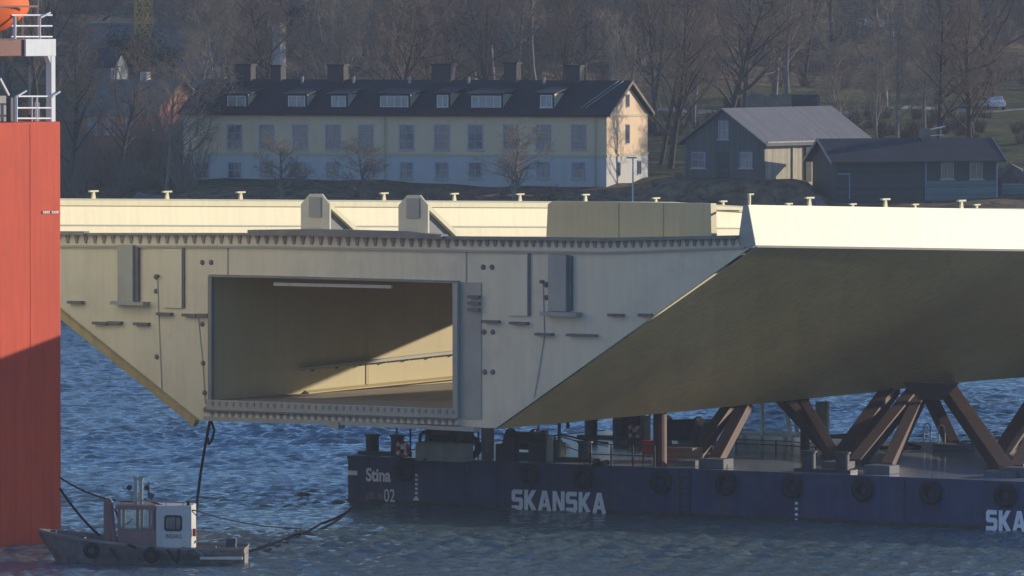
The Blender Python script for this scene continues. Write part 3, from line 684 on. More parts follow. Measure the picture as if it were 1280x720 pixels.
# ladder hoops
for px, py in ((1155, 560), (1173, 562)):
    x, y = bdk(px, py); mb = MB(); pts = [(x, y, DK)] + [(x, y, DK + 1.15)] + [(x + .2 - .2 * math.cos(R(a)), y, DK + 1.15 + .2 * math.sin(R(a))) for a in range(30, 181, 30)] + [(x + .4, y, DK)]
    mb.path(pts, .04, 6); mb.build('ladder_hoop', M['rail_galv'], BG)
x, y = bdk(806, 548); mb = MB(); mb.lathe([(0, 0), (.3, 0), (.3, 1.15), (.22, 1.25), (0, 1.28)], (x, y, DK), (0, 0, 1), 18); mb.build('storage_cylinder', M['cabin_white'], BG)
# hoses and ropes lying on deck
for pts, r in ((((555, 553), (541, 566), (536, 574), (530, 577)), .06), (((655, 556), (700, 545), (735, 553), (760, 556)), .05), (((1120, 560), (1135, 557), (1150, 561), (1132, 563), (1100, 562)), .09), (((742, 584), (760, 580), (748, 583)), .12)):
    P = [Vector((*bdk(a, b), DK + .1 + (.75 if r == .06 and i == 0 else 0))) for i, (a, b) in enumerate(pts)]; MB().path(P, r, 6).build('deck_hose', M['cable'], BG)

# tyres on hull
def make_tyre(label):
    t = thing('fender_tyre', (0, 0, 0), bang, label, 'tyre', 'rubber tyre fenders hanging on the barge side')
    MB().torus((0, -.2, 0), (0, 1, 0), .43, .19, 26, 10, 1.0).build('tyre', M['black'], t, smooth=True)
    r = MB(); r.tube((0, -.1, .5), (0, .02, 1.0), .025, .025, 6); r.build('chain', M['black_metal'], t)
    return t
T0 = None
tl = [(508, 587, 'black tyre fender below the red lifebuoy, right of the name Stina'), (664, 594, 'black tyre fender directly above the first letters of the middle SKANSKA'), (731, 597, 'black tyre fender above the last letters of the middle SKANSKA'),
      (828, 602, 'black tyre fender under the upright brown post and red box'), (909, 605, 'black tyre fender below the first pair of crossing truss struts'), (992, 609, 'black tyre fender right above the short white draft marks'),
      (1080, 612, 'black tyre fender just right of the near black bollard pair'), (1165, 616, 'black tyre fender midway between the third truss foot and the right SKANSKA'), (1258, 619, 'black tyre fender above the SKANSKA at the right edge of the photo')]
for px, py, lb in tl:
    s, z = bs(px, py); loc = Borg + bd * s + Vector((0, 0, z))
    if T0 is None: T0 = make_tyre(lb); T0.location = loc
    else: dup(T0, loc, label=lb)
# tyre standing on deck
x, y = bdk(589, 574); t = thing('deck_tyre', Borg + bd * x + bn * y + Vector((0, 0, DK)), bang, 'big black tyre standing upright on deck beside the grey locker', 'tyre')
MB().torus((0, 0, .64), (0, 1, 0), .45, .19, 26, 10).build('tyre', M['black'], t, smooth=True)
# lifebuoys
def lifebuoy(px, py, z, label, yy=None):
    x, y = bdk(px, py); t = thing('lifebuoy', Borg + bd * x + bn * y + Vector((0, 0, z)), bang, label, 'lifebuoy')
    MB().torus((0, 0, 0), (0, 1, 0), .34, .1, 24, 8).build('ring', M['red'], t, smooth=True)
    for k in range(4):
        a = R(45 + 90 * k); c = Vector((math.cos(a), 0, math.sin(a))) * .34; tg = Vector((-math.sin(a), 0, math.cos(a)))
        MB().tube(c - tg * .09, c + tg * .09, .115, .115, 10).build('band', M['white_light'], t)
    MB().box((0, .06, .1), (.3, .06, .3)).build('pouch', M['white_light'], t)
lifebuoy(503, 573, DK + .52, 'red and white lifebuoy above the name Stina at the barge end'); lifebuoy(793, 553, DK + .6, 'red and white lifebuoy beside the pale cylinder under the bridge')
x, y = bdk(812, 578); t = thing('fire_box', Borg + bd * x + bn * y + Vector((0, 0, DK)), bang, 'small red box on thin legs next to the upright brown post', 'box')
MB().box((0, 0, .8), (.75, .45, .75)).build('cabinet', M['red'], t, bevel=.02)
for a in (-.35, .35): MB().beam((a * 1.2, 0, 0), (a, 0, .45), .06, .06).build('leg', M['black_metal'], t)

# ------------------------------------------------------------------ trusses carrying the bridge
def edgeY(px):
    k = (px - 640) / F / math.cos(PITCH); q = P0 + V * vBR
    t_ = (k * q.y - q.x) / (U.x - k * U.y); return q.y + U.y * t_
def truss(label, struts, foot):
    P = [Vector((*(lambda q: (q.x, q.y))(Borg + bd * b[0] + bn * b[1]), DK)) for b in foot[:1]]
    root = thing('support_truss', P[0], 0, label, 'truss', 'brown steel trusses between barge and bridge')
    for kind, (bx, by), (tx, ty), tY, wd in struts:
        x, y = bdk(bx, by); A = Borg + bd * x + bn * y + Vector((0, 0, DK)); Bp = atY(tx, ty, edgeY(tx) + 1.6)
        d = (Bp - A); A2 = A; B2 = A + d * 1.03
        if kind == 'tube': MB().tube(A2 - root.location, B2 - root.location, wd / 2, wd / 2, 14).build('strut', M['truss'], root, smooth=False)
        else:
            a = A2 - root.location; b = B2 - root.location; mb = MB(); mb.beam(a, b, wd * .82, wd * .8); mb.build('strut', M['truss'], root, bevel=.04)
    for x, y, w_, h in foot:
        A = Borg + bd * x + bn * y + Vector((0, 0, DK)); mb = MB(); mb.box(A - root.location + Vector((0, 0, h / 2)), (w_, 1.1, h), bang); mb.build('foot_plate', M['concrete_grey'], root, bevel=.03)
    return root
def fd(px, py, w_=1.6, h=.5): x, y = bdk(px, py); return (x, y, w_, h)
truss('brown truss below the near corner, two leaning struts left of the white pilot boat', [('beam', (864, 577), (914, 506), 396, .75), ('beam', (893, 580), (932, 506), 388, .8), ('tube', (825, 583), (825, 512), 386, .72)], [fd(895, 585, 1.5, .5), fd(863, 582, 1.2, .3)])
truss('brown truss with V-shaped struts meeting left of the near bollard pair', [('beam', (1042, 568), (978, 498), 394, .75), ('beam', (1006, 560), (1006, 494), 402, .6), ('beam', (1052, 572), (1114, 486), 405, 1.0), ('beam', (1045, 575), (1000, 498), 388, .7)], [fd(1048, 586, 1.4, .4)])
truss('tall brown truss fanning down from the soffit with its apex above the deck ladders', [('beam', (1068, 582), (1146, 486), 392, .85), ('beam', (1108, 586), (1154, 488), 394, .8), ('beam', (1194, 562), (1158, 486), 406, .8), ('beam', (1258, 592), (1180, 480), 390, 1.0)], [fd(1102, 592, 1.5, .45), fd(1192, 564, 2.0, .4), fd(1255, 596, 1.8, .3)])
truss('brown truss leaning in from the right edge of the photo', [('beam', (1248, 572), (1300, 492), 398, .95), ('beam', (1270, 590), (1330, 480), 392, .95)], [fd(1276, 596, 1.8, .5)])
g = atY(1163, 492, 398); gt_ = thing('gusset_plate', g, 0, 'wide brown gusset plate where the tall fanning struts meet the soffit', 'steel plate')
MB().extr([(-1.5, 0, .6), (1.6, 0, .6), (.7, 0, -.35), (-.6, 0, -.35)], (0, .3, 0)).build('plate', M['truss'], gt_)

# pilot boat beyond barge
pb = atZ(958, 552, 0.0); pb = Vector((pb.x, pb.y + 4, 0)); pw = thing('pilot_boat', Vector(((952 - 640) / F * 418, 418, 0)), R(-12), 'white workboat with a tall open-windowed wheelhouse moored beyond the barge', 'boat')
def hull(mb, L, W, H, sheer=.3, z0=-.3, bow=1, n=14):
    rows = []
    for i in range(n + 1):
        u = i / n; x = -L / 2 + L * u; w_ = W / 2 * (1 - max(0, (u - .6) / .4) ** 2.2) if bow > 0 else W / 2 * (1 - max(0, (.4 - u) / .4) ** 2.2)
        w_ = max(w_, .04); hz = H + sheer * (abs(u - .5) * 2) ** 2
        rows.append([(x, -w_, hz), (x, -w_ * .93, H * .3), (x, -w_ * .6, z0), (x, w_ * .6, z0), (x, w_ * .93, H * .3), (x, w_, hz)])
    mb.grid(rows); mb.add([rows[0][k] for k in range(6)], [(0, 1, 2, 3, 4, 5)]); mb.add([rows[-1][k] for k in range(6)], [(0, 1, 2, 3, 4, 5)])
    mb.grid([[(r[0][0], r[0][1], r[0][2] - .25), (r[5][0], r[5][1], r[5][2] - .25)] for r in rows])
mb = MB(); hull(mb, 12, 3.6, 1.5, .5); mb.build('hull', M['black_metal'], pw)
mb = MB()
zb = 1.3
for sx, sy in ((-1.5, -1.2), (-1.5, 1.2), (2.0, -1.2), (2.0, 1.2)): mb.beam((sx, sy, zb), (sx * .75, sy * .9, 4.6), .22, .22)
mb.beam((.3, -1.2, zb), (.2, -1.1, 4.6), .2, .2)
mb.box((0, 0, 4.65), (3.4, 2.6, .22)); mb.box((.2, 0, 1.6), (3.6, 2.5, .6)); mb.build('wheelhouse', M['white'], pw, bevel=.03)
MB().box((.1, 0, 3.2), (2.7, 2.1, 2.4)).build('windows', M['clear'], pw)
mb = MB(); mb.box((3.6, 0, 2.3), (.7, .7, 2.8)); mb.build('exhaust_casing', M['box_grey'], pw)
mb = MB(); mb.path([(-4.5, -1.4, 1.6), (-4.5, -1.4, 2.6), (-2, -1.4, 2.6), (-2, -1.4, 1.6)], .05); mb.build('handrail', M['rail_galv'], pw)

# ------------------------------------------------------------------ red ship
SY = 358; c0 = atY(75.5, 152, SY); sdir = Vector((-.6, -.8, 0)); sback = Vector((-.8, .6, 0)); sang = math.atan2(sdir.y, sdir.x)
SH = thing('red_ship', Vector((c0.x, c0.y, 0)), sang, 'orange-red heavy-lift ship with white railings at the left edge of the photo', 'ship')
ZT = c0.z
# local x = along visible face away from corner, local y = rot90 -> (.8,-.6) outwards ; hull body on -y side
mb = MB(); mb.span((0, 0, -3), (26, -5, ZT)); mb.span((.02, -5, -3), (25.9, -44, 5.5)); mb.build('hull', M['red_hull'], SH, bevel=.06)
mb = MB()
for k in range(1, 12): mb.box((k * 2.3, .004, ZT / 2), (.04, .015, ZT - .2))
for z in (5.2, 10.8, 16.4): mb.box((13, .004, z), (26, .012, .04))
mb.build('hull_weld_seam', M['red_hull'], SH)
def sh(px, py, y=0.0):
    return onplane(px, py, SH.location + Vector((.8, -.6, 0)) * y, sdir)
for k, (px0, px1, py) in enumerate(((53, 62, 265.5), (64, 73, 265.5))):
    a, z = sh(px0, py, .02); b, _ = sh(px1, py, .02)
    mb = MB();
    for j in range(4): mb.box((a + (b - a) * (j + .5) / 4, .03, z), (abs(b - a) / 7, .03, .12))
    mb.build('hull_marking', M['white_light'], SH)
def shbox(name, x0, y0, x1, y1, d0, d1, mat, bev=.02, parent=None):
    a = sh(x0, y0, d0); b = sh(x1, y1, d0); mb = MB(); mb.span((a[0], d0, a[1]), (b[0], d1, b[1])); return mb.build(name, mat, parent or SH, bevel=bev)
shbox('bridge_wing', 32, 49, 70, 70, -.4, -3.4, M['white']); shbox('bridge_wing', -20, 50, 32, 70, -.5, -3.4, M['red_dark'])
shbox('wing_column', 64, 70, 69.5, 152, -.4, -.75, M['white'])
mb = MB(); a = sh(64, 70, -.4); b = sh(60, 70, -.4); c = sh(64, 80, -.4); mb.extr([(a[0], -.42, a[1]), (b[0], -.42, b[1]), (c[0], -.42, c[1])], (0, -.3, 0)); mb.build('column_knee', M['white'], SH)
def shrail(y_list, x0, x1, posts, ybot, ytop, d=-.45, r=.045, name='railing'):
    mb = MB()
    for y in y_list: a = sh(x0, y, d); b = sh(x1, y, d); mb.tube((a[0], d, a[1]), (b[0], d, b[1]), r, r, 6)
    for px, rr in posts: a = sh(px, ybot, d); b = sh(px, ytop, d); mb.tube((a[0], d, a[1]), (b[0], d, b[1]), rr, rr, 8)
    return mb.build(name, M['white'], SH)
shrail((19, 32.5, 46), 14, 65, ((18, .09), (49.5, .06)), 49, 20)
shrail((120.5, 135, 148), 20, 65, ((20, .08), (46, .05), (40, .04)), 152, 121)
mb = MB()
for (x0, y0, x1, y1) in ((51, 22, 63, 15.5), (65, 121, 75, 114.5), (22, 120, 33, 113.5)):
    a = sh(x0, y0, -.3); b = sh(x1, y1, -.3); mb.tube((a[0], -.3, a[1]), (b[0], -.3, b[1]), .05, .05, 6)
mb.parts('davit_arm', M['white'], SH)
mb = MB()
for px in (28, 47): a = sh(px, 49, -1.5); b = sh(px, -30, -1.5); mb.tube((a[0], -1.5, a[1]), (b[0], -1.5, b[1]), .06, .06, 6)
a = sh(37, 82, -1); b = sh(37, 143, -1); mb.tube((a[0], -1, a[1]), (b[0], -1, b[1]), .06, .06, 6); mb.parts('deck_pole', M['box_grey'], SH)
mb = MB(); a = sh(0, 98, -.8); b = sh(11, 119, -.8); mb.beam((a[0], -.8, a[1]), (b[0], -.8, b[1]), .08, .1); mb.build('stair_rail', M['white'], SH)
shbox('deck_machinery', -15, 120, 8, 152, -1.2, -3, M['box_grey']); shbox('deck_machinery', 9, 122, 17, 152, -1.6, -2.6, M['machine']); shbox('deck_machinery', 43, 128, 50, 152, -2.6, -3.4, M['machine'])
shbox('deckhouse', -60, 75, -8, 152, -3, -5.9, M['box_grey'])
MB().span((.6, -5.05, 5.52), (16, -43, ZT + 24)).build('bounce_block', M['bounce_cream'], SH, bevel=.1)  # unseen block added to bounce warm light onto the bridge end plate
# lifeboat on wing
a = sh(-36, 8, -2); lb_o = thing('lifeboat', SH.matrix_world @ Vector((0, 0, 0)), 0, 'bright orange enclosed lifeboat stowed high on the red ship', 'lifeboat')
bpy.context.view_layer.update(); lw = SH.matrix_world @ Vector((a[0], -2, a[1])); lb_o.location = lw; lb_o.rotation_euler = (0, 0, sang)
mb = MB(); prof_ = []
rows = []
for i in range(15):
    u = i / 14; s_ = math.sin(math.pi * min(max(u, .04), .96)) ** .45; rows.append([(-3.6 + 7.2 * u, 1.75 * s_ * math.cos(th), 1.75 * s_ * math.sin(th) * (1.0 if math.sin(th) > 0 else .85)) for th in [2 * math.pi * k / 16 for k in range(17)]])
for r_ in rows: pass
mb.grid(rows); mb.build('canopy_hull', M['orange'], lb_o, smooth=True)
lb_o.rotation_euler = (0, 0, sang)
mb = MB(); mb.beam((-3.0, 1.72, .0), (3.0, 1.72, .0), .06, .1); mb.build('grab_rail', M['red_dark'], lb_o)

# ------------------------------------------------------------------ workboat
WY = 345; WB = thing('workboat', Vector(((178 - 640) / F * WY, WY, 0)), R(-4), 'small grey workboat with white and brown-red wheelhouse beside the red ship', 'boat')
sW = F / WY
def wl(px, py, y=0.0):
    p = atY(px, py, WY + y); p = p - WB.location; c, s_ = math.cos(R(4)), math.sin(R(4)); return (p.x * c - p.y * s_, p.z)
hx0 = wl(48, 690)[0]; hx1 = wl(309, 690)[0]
rows = []; n = 22
for i in range(n + 1):
    u = i / n; x = hx0 + (hx1 - hx0) * u
    w_ = 1.7 * min(1, (max(u, .004) / .22)) ** .6 * (1 if u < .82 else 1 - .35 * ((u - .82) / .18) ** 2)
    top = 1.55 - .75 * min(1, u / .62) ** .9 + .0
    rk = (1 - min(1, u / .12)) * 1.0
    rows.append([(x, -w_, top), (x + .0, -w_ - .05, top - .1), (x + .02, -w_ * .97, top - .28), (x + rk * .7, -w_ * .8, .25), (x + rk, -w_ * .6, -.4), (x + rk, w_ * .6, -.4), (x + rk * .7, w_ * .8, .25), (x, w_, top)])
mb = MB(); mb.grid(rows); mb.add([p for p in rows[0]], [tuple(range(8))]); mb.add([p for p in rows[-1]], [tuple(range(8))]); mb.build('hull', M['boat_hull'], WB)
mb = MB(); mb.grid([[(r[0][0], r[0][1] + .12, r[0][2] - .3), (r[7][0], r[7][1] - .12, r[7][2] - .3)] for r in rows]); mb.build('deck', M['boat_deck'], WB, solid=.04)
mb = MB()
for a, b in zip(rows[:-1], rows[1:]): mb.beam(Vector(a[0]) + Vector((0, -.03, 0)), Vector(b[0]) + Vector((0, -.03, 0)), .1, .12); mb.beam(Vector(a[7]), Vector(b[7]), .1, .12)
mb.build('gunwale', M['boat_deck'], WB)
# stern platform and fender bar
x0 = wl(256, 702)[0]; x1 = wl(309, 702)[0]
MB().span((x0, -1.95, .32), (x1, -1.72, .44)).build('fender_bar', M['cabin_white'], WB)
MB().path([(x0 - .9, -1.6, .85), (x0 - .3, -1.85, .8), (x0 + .1, -1.9, .55), (x0 + .2, -1.88, .35)], .06).build('exhaust_pipe', M['boat_deck'], WB)
# wheelhouse
cx0 = wl(150, 680)[0]; cxm = wl(198, 680)[0]; cx1 = wl(243, 680)[0]; zt0 = 2.83; zb0 = .72
mb = MB(); wy = .95
mb.span((cx0, -wy, zb0), (cxm, wy, 1.62))
mb.span((cx0 - .1, -wy - .06, 2.62), (cxm, wy + .06, zt0))
for x in (cx0 + .06, cx0 + .95, cxm - .3, cxm - .06):
    for y in (-wy + .05, wy - .05): mb.box((x, y, 2.12), (.14 if x != cxm - .3 else .1, .1, 1.0))
mb.span((cxm - .22, -wy, 1.62), (cxm, wy, 2.62)); mb.build('wheelhouse', M['cabin_red'], WB, bevel=.02)
MB().span((cx0 + .04, -wy + .03, 1.62), (cxm - .2, wy - .03, 2.62)).build('window', M['clear'], WB)
MB().beam((cx0 + .2, -wy - .02, 1.72), (cx0 + .75, -wy - .02, 2.2), .02, .03).build('wiper', M['black_metal'], WB)
mb = MB(); mb.span((cxm + .003, -wy - .02, zb0 - .05), (cx1, wy + .02, zt0 - .02)); mb.build('rear_cabin', M['cabin_white'], WB, bevel=.05)
ax, az = wl(208.5, 642); bx, bz = wl(231, 662)
def rrect(mb, x0, x1, z0, z1, y, r, th):
    pts = []
    for cx, cz, a0 in ((x1 - r, z1 - r, 0), (x0 + r, z1 - r, 90), (x0 + r, z0 + r, 180), (x1 - r, z0 + r, 270)):
        for k in range(4): a = R(a0 + 30 * k); pts.append((cx + r * math.cos(a), y, cz + r * math.sin(a)))
    mb.extr(pts, (0, -th, 0)); return mb
rw = rrect(MB(), ax, bx, bz, az, -wy - .02, .14, .03).build('rear_window', M['black'], WB)
rrect(MB(), ax + .09, bx - .09, bz + .09, az - .09, -wy - .045, .1, .02).build('pane', M['pane'], rw)
MB().box(((ax + bx) / 2 + .12, -wy - .07, (az + bz) / 2), (.05, .02, az - bz - .15)).build('window_bar', M['black'], rw)
ax, az = wl(210.5, 665.5); bx, bz = wl(230.5, 671)
text_obj('name_lettering', 'INGARO', M['steel_dark'], WB, (ax, -wy - .024, bz), (1, 0, 0), (0, 0, 1), bx - ax, az - bz, .02, .01)
# mast, lights, roof gear
mx_ = wl(173, 620)[0]
mb = MB()
for d in (-.13, .13): mb.beam((mx_ + d, 0, zt0 - .05), (mx_ + d, 0, 4.15), .16, .16)
mb.box((mx_, 0, 4.05), (.5, .2, .1)); mb.box((mx_, 0, 3.1), (.4, .2, .08)); mb.box((mx_ + .28, 0, 4.12), (.45, .12, .06)); mb.build('mast', M['box_grey'], WB)
for d in (-.42, .42): MB().lathe([(0, 0), (.12, .02), (.13, .2), (0, .26)], (mx_ + d, 0, 3.62), (0, -1, 0), 12).build('spotlight', M['black'], WB)
mb = MB(); mb.path([(cx0 - .05, -wy, 3.05), (cx0 + .8, -wy, 3.05), (cxm + .5, -wy, 3.0), (cx1 - .3, -wy, 2.96)], .035)
for x in (cx0, cx0 + 1, cxm + .5, cx1 - .4): mb.tube((x, -wy, 2.8), (x, -wy, 3.02), .03, .03, 6)
mb.build('roof_rail', M['box_grey'], WB)
mb = MB(); mb.box((cx1 - .2, -.6, 2.92), (.16, .16, .2)); mb.build('roof_lamp', M['black'], WB)
mb = MB(); mb.tube((mx_ + .5, 0, 3.9), (mx_ + .5, 0, 3.2), .04, .07, 6); mb.box((mx_ + .62, 0, 3.2), (.25, .12, .3), ry=.5); mb.build('rolled_flag', M['machine'], WB)
# crane frame, tyres
fx = wl(137, 660)[0]
mb = MB(); mb.beam((fx - .05, -.5, .8), (fx - .05, -.5, 2.95), .35, .3); mb.beam((fx + .1, -.55, 2.9), (fx + .35, -.9, .6), .2, .2); mb.lathe([(0, -.2), (.2, -.2), (.2, .2), (0, .2)], (fx - .02, -.5, 2.95), (0, 1, 0), 12); mb.build('crane_post', M['cabin_red'], WB, bevel=.02)
MB().path([(fx + .35, -.75, 2.6), (fx + .55, -.8, 2.1), (fx + .6, -.85, 1.5), (fx + .4, -.8, .9)], .06).build('crane_hose', M['black'], WB)
for k, (px, py) in enumerate(((114.5, 688), (190, 693))):
    x, z = wl(px, py, -1.8); o = MB().torus((x, -1.98, z), (0, 1, 0), .28, .11, 20, 8).build('tyre_fender', M['black'], WB, smooth=True)
mb = MB()
for a, b in (((137, 685), (150, 701)), ((209, 686), (220, 702)), ((225, 686), (222, 704)), ((160, 681), (170, 684))):
    p = wl(*a, -1.8); q = wl(*b, -1.8); mb.tube((p[0], -1.9, p[1]), (q[0], -1.86, q[1]), .06, .06, 6)
mb.build('fender_rope', M['black'], WB)
mb = MB(); mb.box((x1 - .8, .6, .9), (.5, .4, .5)); mb.box((x1 - 1.7, -.9, .75), (.7, .5, .25)); mb.tube((x1 - .45, -1.2, .5), (x1 - .45, -1.2, 1.0), .09, .09, 8); mb.parts('deck_gear', M['machine'], WB, bevel=.03)
mb = MB(); mb.lathe([(0, 0), (.3, 0), (.25, .25), (0, .3)], (wl(100, 670)[0], 0, 1.0), (0, 0, 1), 12); mb.torus((wl(85, 670)[0], .2, 1.15), (0, 0, 1), .35, .07); mb.box((wl(66, 670)[0], 0, 1.35), (.25, .25, .4)); mb.parts('deck_gear', M['machine'], WB)
MB().lathe([(0, 0), (.09, 0), (.09, .35), (0, .38)], (cx1 + .12, -.9, 1.35), (0, 0, 1), 10).build('red_float', M['red'], WB)

# ------------------------------------------------------------------ ropes and cables
def sag(a, b, s, n=14):
    return [a.lerp(b, k / n) - Vector((0, 0, 4 * s * (k / n) * (1 - k / n))) for k in range(n + 1)]
def rope(pts, r, mat, label, name='mooring_rope', cat='rope', group=None):
    o = MB().path(pts, r, 6).build(name, mat); tag(o, label, cat, group); return o
bot = SH.location
sc1 = atY(75, 597, 352); sc2 = atY(75, 611, 352)
rope(sag(sc1, atY(166, 627, WY - .2), .3), .045, M['rope'], 'upper grey line from red ship to the workboat mast')
rope(sag(atY(180, 624, WY), atY(243, 638, WY - 1), .1, 6) + sag(atY(243, 638, WY - 1), atY(443, 655, 380), .5)[1:], .035, M['rope'], 'thin grey line running from workboat roof across the water towards the barge')
rope(sag(sc2, atY(124, 669, WY), .15), .06, M['cable'], 'steep dark line from red ship down to the workboat foredeck')
cp = [(263, 527), (260, 538), (256, 560), (251, 590), (247, 622), (244, 655), (243, 678)]
rope([atY(a, b, 385 + (WY - 385) * i / 6) for i, (a, b) in enumerate(cp)], .07, M['cable'], 'thick black cable hanging from the bridge corner down to the workboat', 'hanging_cable', 'cable')
mb = MB(); P_ = [atY(a, b, 384) for a, b in ((264, 526), (268, 538), (265, 550), (261, 556), (259, 545), (262, 527))]; o = mb.path(P_, .07).build('cable_loop', M['cable']); tag(o, 'black cable loop tied under the bridge corner', 'cable')
bc = atZ(443, 632, .9)
rope(sag(bc, atZ(372, 668, .05), .35) + sag(atZ(372, 668, .05), atZ(308, 690, .4), .05, 6)[1:], .07, M['cable'], 'lower dark mooring rope from the barge corner dipping to the water')
rope(sag(atZ(441, 635, 1.2), atZ(402, 654, .3), .1, 6) + sag(atZ(402, 654, .3), atZ(330, 690, .1), .1, 8)[1:], .06, M['cable'], 'upper dark mooring rope from the barge corner beside the lower one')

# ------------------------------------------------------------------ yellow house
HY = 640; HA = R(-18); hc = atY(758, 235, HY)
hx = Vector((math.cos(HA), math.sin(HA), 0)); hy = Vector((-hx.y, hx.x, 0))
HO = Vector((hc.x, hc.y, 0)); HS = thing('apartment_house', Vector((hc.x, hc.y, hc.z)), HA, 'long ochre and white two-storey house with dark roof and sunlit right gable', 'house')
def hf(px, py, y=0.0): s, z = onplane(px, py, HO + hy * y, hx); return s, z - hc.z
HD = 54 / F * HY / math.sin(-HA) * 1.02
zb1 = hf(758, 195)[1]; ze = hf(758, 143)[1]; zr = ze + (hf(785, 103)[1] - ze) * 1.0
zr = (CAM.z - 103 * (HY + HD / 2 * math.cos(HA)) / F) - hc.z
xl = hf(280, 140)[0]; xl0 = hf(229, 200)[0]
mb = MB(); mb.span((xl0, 0, -3), (0, HD, zb1)); mb.build('lower_wall', M['house_white'], HS)
mb = MB(); mb.span((xl0, .06, zb1 + .002), (-.0, HD - .06, ze)); mb.extr([(-.0, .06, ze), (-.0, HD - .06, ze), (-.0, HD / 2, zr - .12)], (-.3, 0, 0)); mb.extr([(xl, .06, ze), (xl, HD - .06, ze), (xl, HD / 2, zr - .12)], (.3, 0, 0)); mb.build('upper_wall', M['house_yellow'], HS)
mb = MB(); mb.span((xl0 - .06, -.08, zb1 - .1), (.08, HD + .08, zb1 + .12)); mb.span((xl0 - .06, -.1, ze - .3), (.1, 0.05, ze - .02)); mb.span((.003, .07, ze - .3), (.1, HD - .07, ze - .1)); mb.parts('cornice', M['house_trim'], HS)
ov = .5
mb = MB(); th = .18
for sgn in (0, 1):
    ya = -ov if sgn == 0 else HD + ov; za = ze - ov * (zr - ze) / (HD / 2)
    mb.extr([(xl0 - .4, ya, za), (xl0 - .4, HD / 2, zr), (xl0 - .4, HD / 2, zr + th), (xl0 - .4, ya, za + th)], (0 - xl0 + .4 + .45, 0, 0))
rf = mb.build('roof', M['roof_dark'], HS)
mb = MB()
for sgn in (0, 1):
    ya = -ov if sgn == 0 else HD + ov; za = ze - ov * (zr - ze) / (HD / 2)
    mb.extr([(.46, ya, za - .12), (.46, HD / 2, zr - .12), (.46, HD / 2, zr + th + .02), (.46, ya, za + th + .02)], (.06, 0, 0))
mb.parts('bargeboard', M['roof_old'], HS)
def window(parent, x0, x1, z0, z1, y, cols=2, rows_=3, fm=None, pm=None, nx=None):
    """front window on plane y (facing -y)"""
    fm = fm or M['win_frame']; mb = MB(); t = .09
    mb.span((x0, y - .05, z0), (x0 + t, y + .02, z1)); mb.span((x1 - t, y - .05, z0), (x1, y + .02, z1)); mb.span((x0 + t, y - .05, z1 - t), (x1 - t, y + .02, z1)); mb.span((x0 + t, y - .05, z0), (x1 - t, y + .02, z0 + t))
    for i in range(1, cols): xx = x0 + (x1 - x0) * i / cols; mb.span((xx - .035, y - .045, z0 + t), (xx + .035, y + .0, z1 - t))
    for i in range(1, rows_): zz = z0 + (z1 - z0) * i / rows_; mb.span((x0 + t, y - .04, zz - .03), (x1 - t, y + .0, zz + .03))
    o = mb.build('window', fm, parent)
    MB().span((x0 + t * .9, y - .012, z0 + t * .9), (x1 - t * .9, y - .006, z1 - t * .9)).build('pane', pm or M['pane'], o)
    MB().span((x0 - .12, y - .14, z0 - .1), (x1 + .12, y - .0, z0 - .003)).build('sill', M['house_trim'], o)
    return o
for px in (253, 293, 333, 375, 416, 457, 508, 552, 594, 638, 679, 723):
    if px > 270:
        a, z = hf(px - 9.3, 187); b, z2 = hf(px + 9.3, 155.5); window(HS, a, b, z, z2, .055)
    if px not in (457,):
        a, z = hf(px - 8, 223); b, z2 = hf(px + 8, 202.5); window(HS, a, b, z, z2, -.005, 2, 2)
# downpipes
mb = MB()
for px in (481, 744): a, _ = hf(px, 190); mb.tube((a, -.12, -.5), (a, -.12, ze - .1), .07, .07, 6)
mb.parts('downpipe', M['house_trim'], HS)
# gable windows (plane x=0 facing +x)
def gwin(yf, z0, z1, w_, parent=HS, x=.0):
    y = HD * yf; mb = MB(); mb.span((x - .02, y - w_ / 2, z0), (x + .06, y + w_ / 2, z1)); o = mb.build('window', M['win_frame'], parent)
    for k in (-1, 1): MB().span((x + .05, y + (k - 1) * w_ / 4 - .0 + .05 + (w_ / 2 - w_ / 2 if k < 0 else .0), z0 + .1), (x + .075, y + (k - 1) * w_ / 4 + w_ / 2 - .06, z1 - .1)).build('pane', M['pane'], o)
gz = lambda py: hf(758, py)[1]
gwin(.5, gz(136), gz(118), 1.0); gwin(.5, gz(182), gz(156), 1.1); gwin(.28, gz(222), gz(203), 1.1); gwin(.78, gz(222), gz(203), 1.1)
# chimneys
mr = (zr - ze) / (HD / 2)
for px, w_, py in ((308, 20, 83), (349, 13, 84), (424, 20, 83), (556, 24, 82), (642, 16, 80), (720, 18, 83)):
    a, _ = hf(px - w_ / 2 - 2, py, HD * .5); b, _ = hf(px + w_ / 2 - 2, py, HD * .5); zt_ = CAM.z - py * (HY + 8) / F - hc.z
    mb = MB(); mb.span((a, HD * .5 - .55, zr - .4), (b, HD * .5 + .75, zt_)); c = mb.build('chimney', M['chimney'], HS)
    MB().span((a - .1, HD * .5 - .65, zt_ + .001), (b + .1, HD * .5 + .85, zt_ + .14)).build('chimney_cap', M['roof_dark'], c)
mb = MB()
for px in (290, 378, 442, 512, 586, 680): a, _ = hf(px, 95, HD * .45); mb.tube((a, HD * .45, zr - .4), (a, HD * .45, zr + .45), .14, .14, 8)
mb.parts('roof_vent', M['box_grey'], HS)
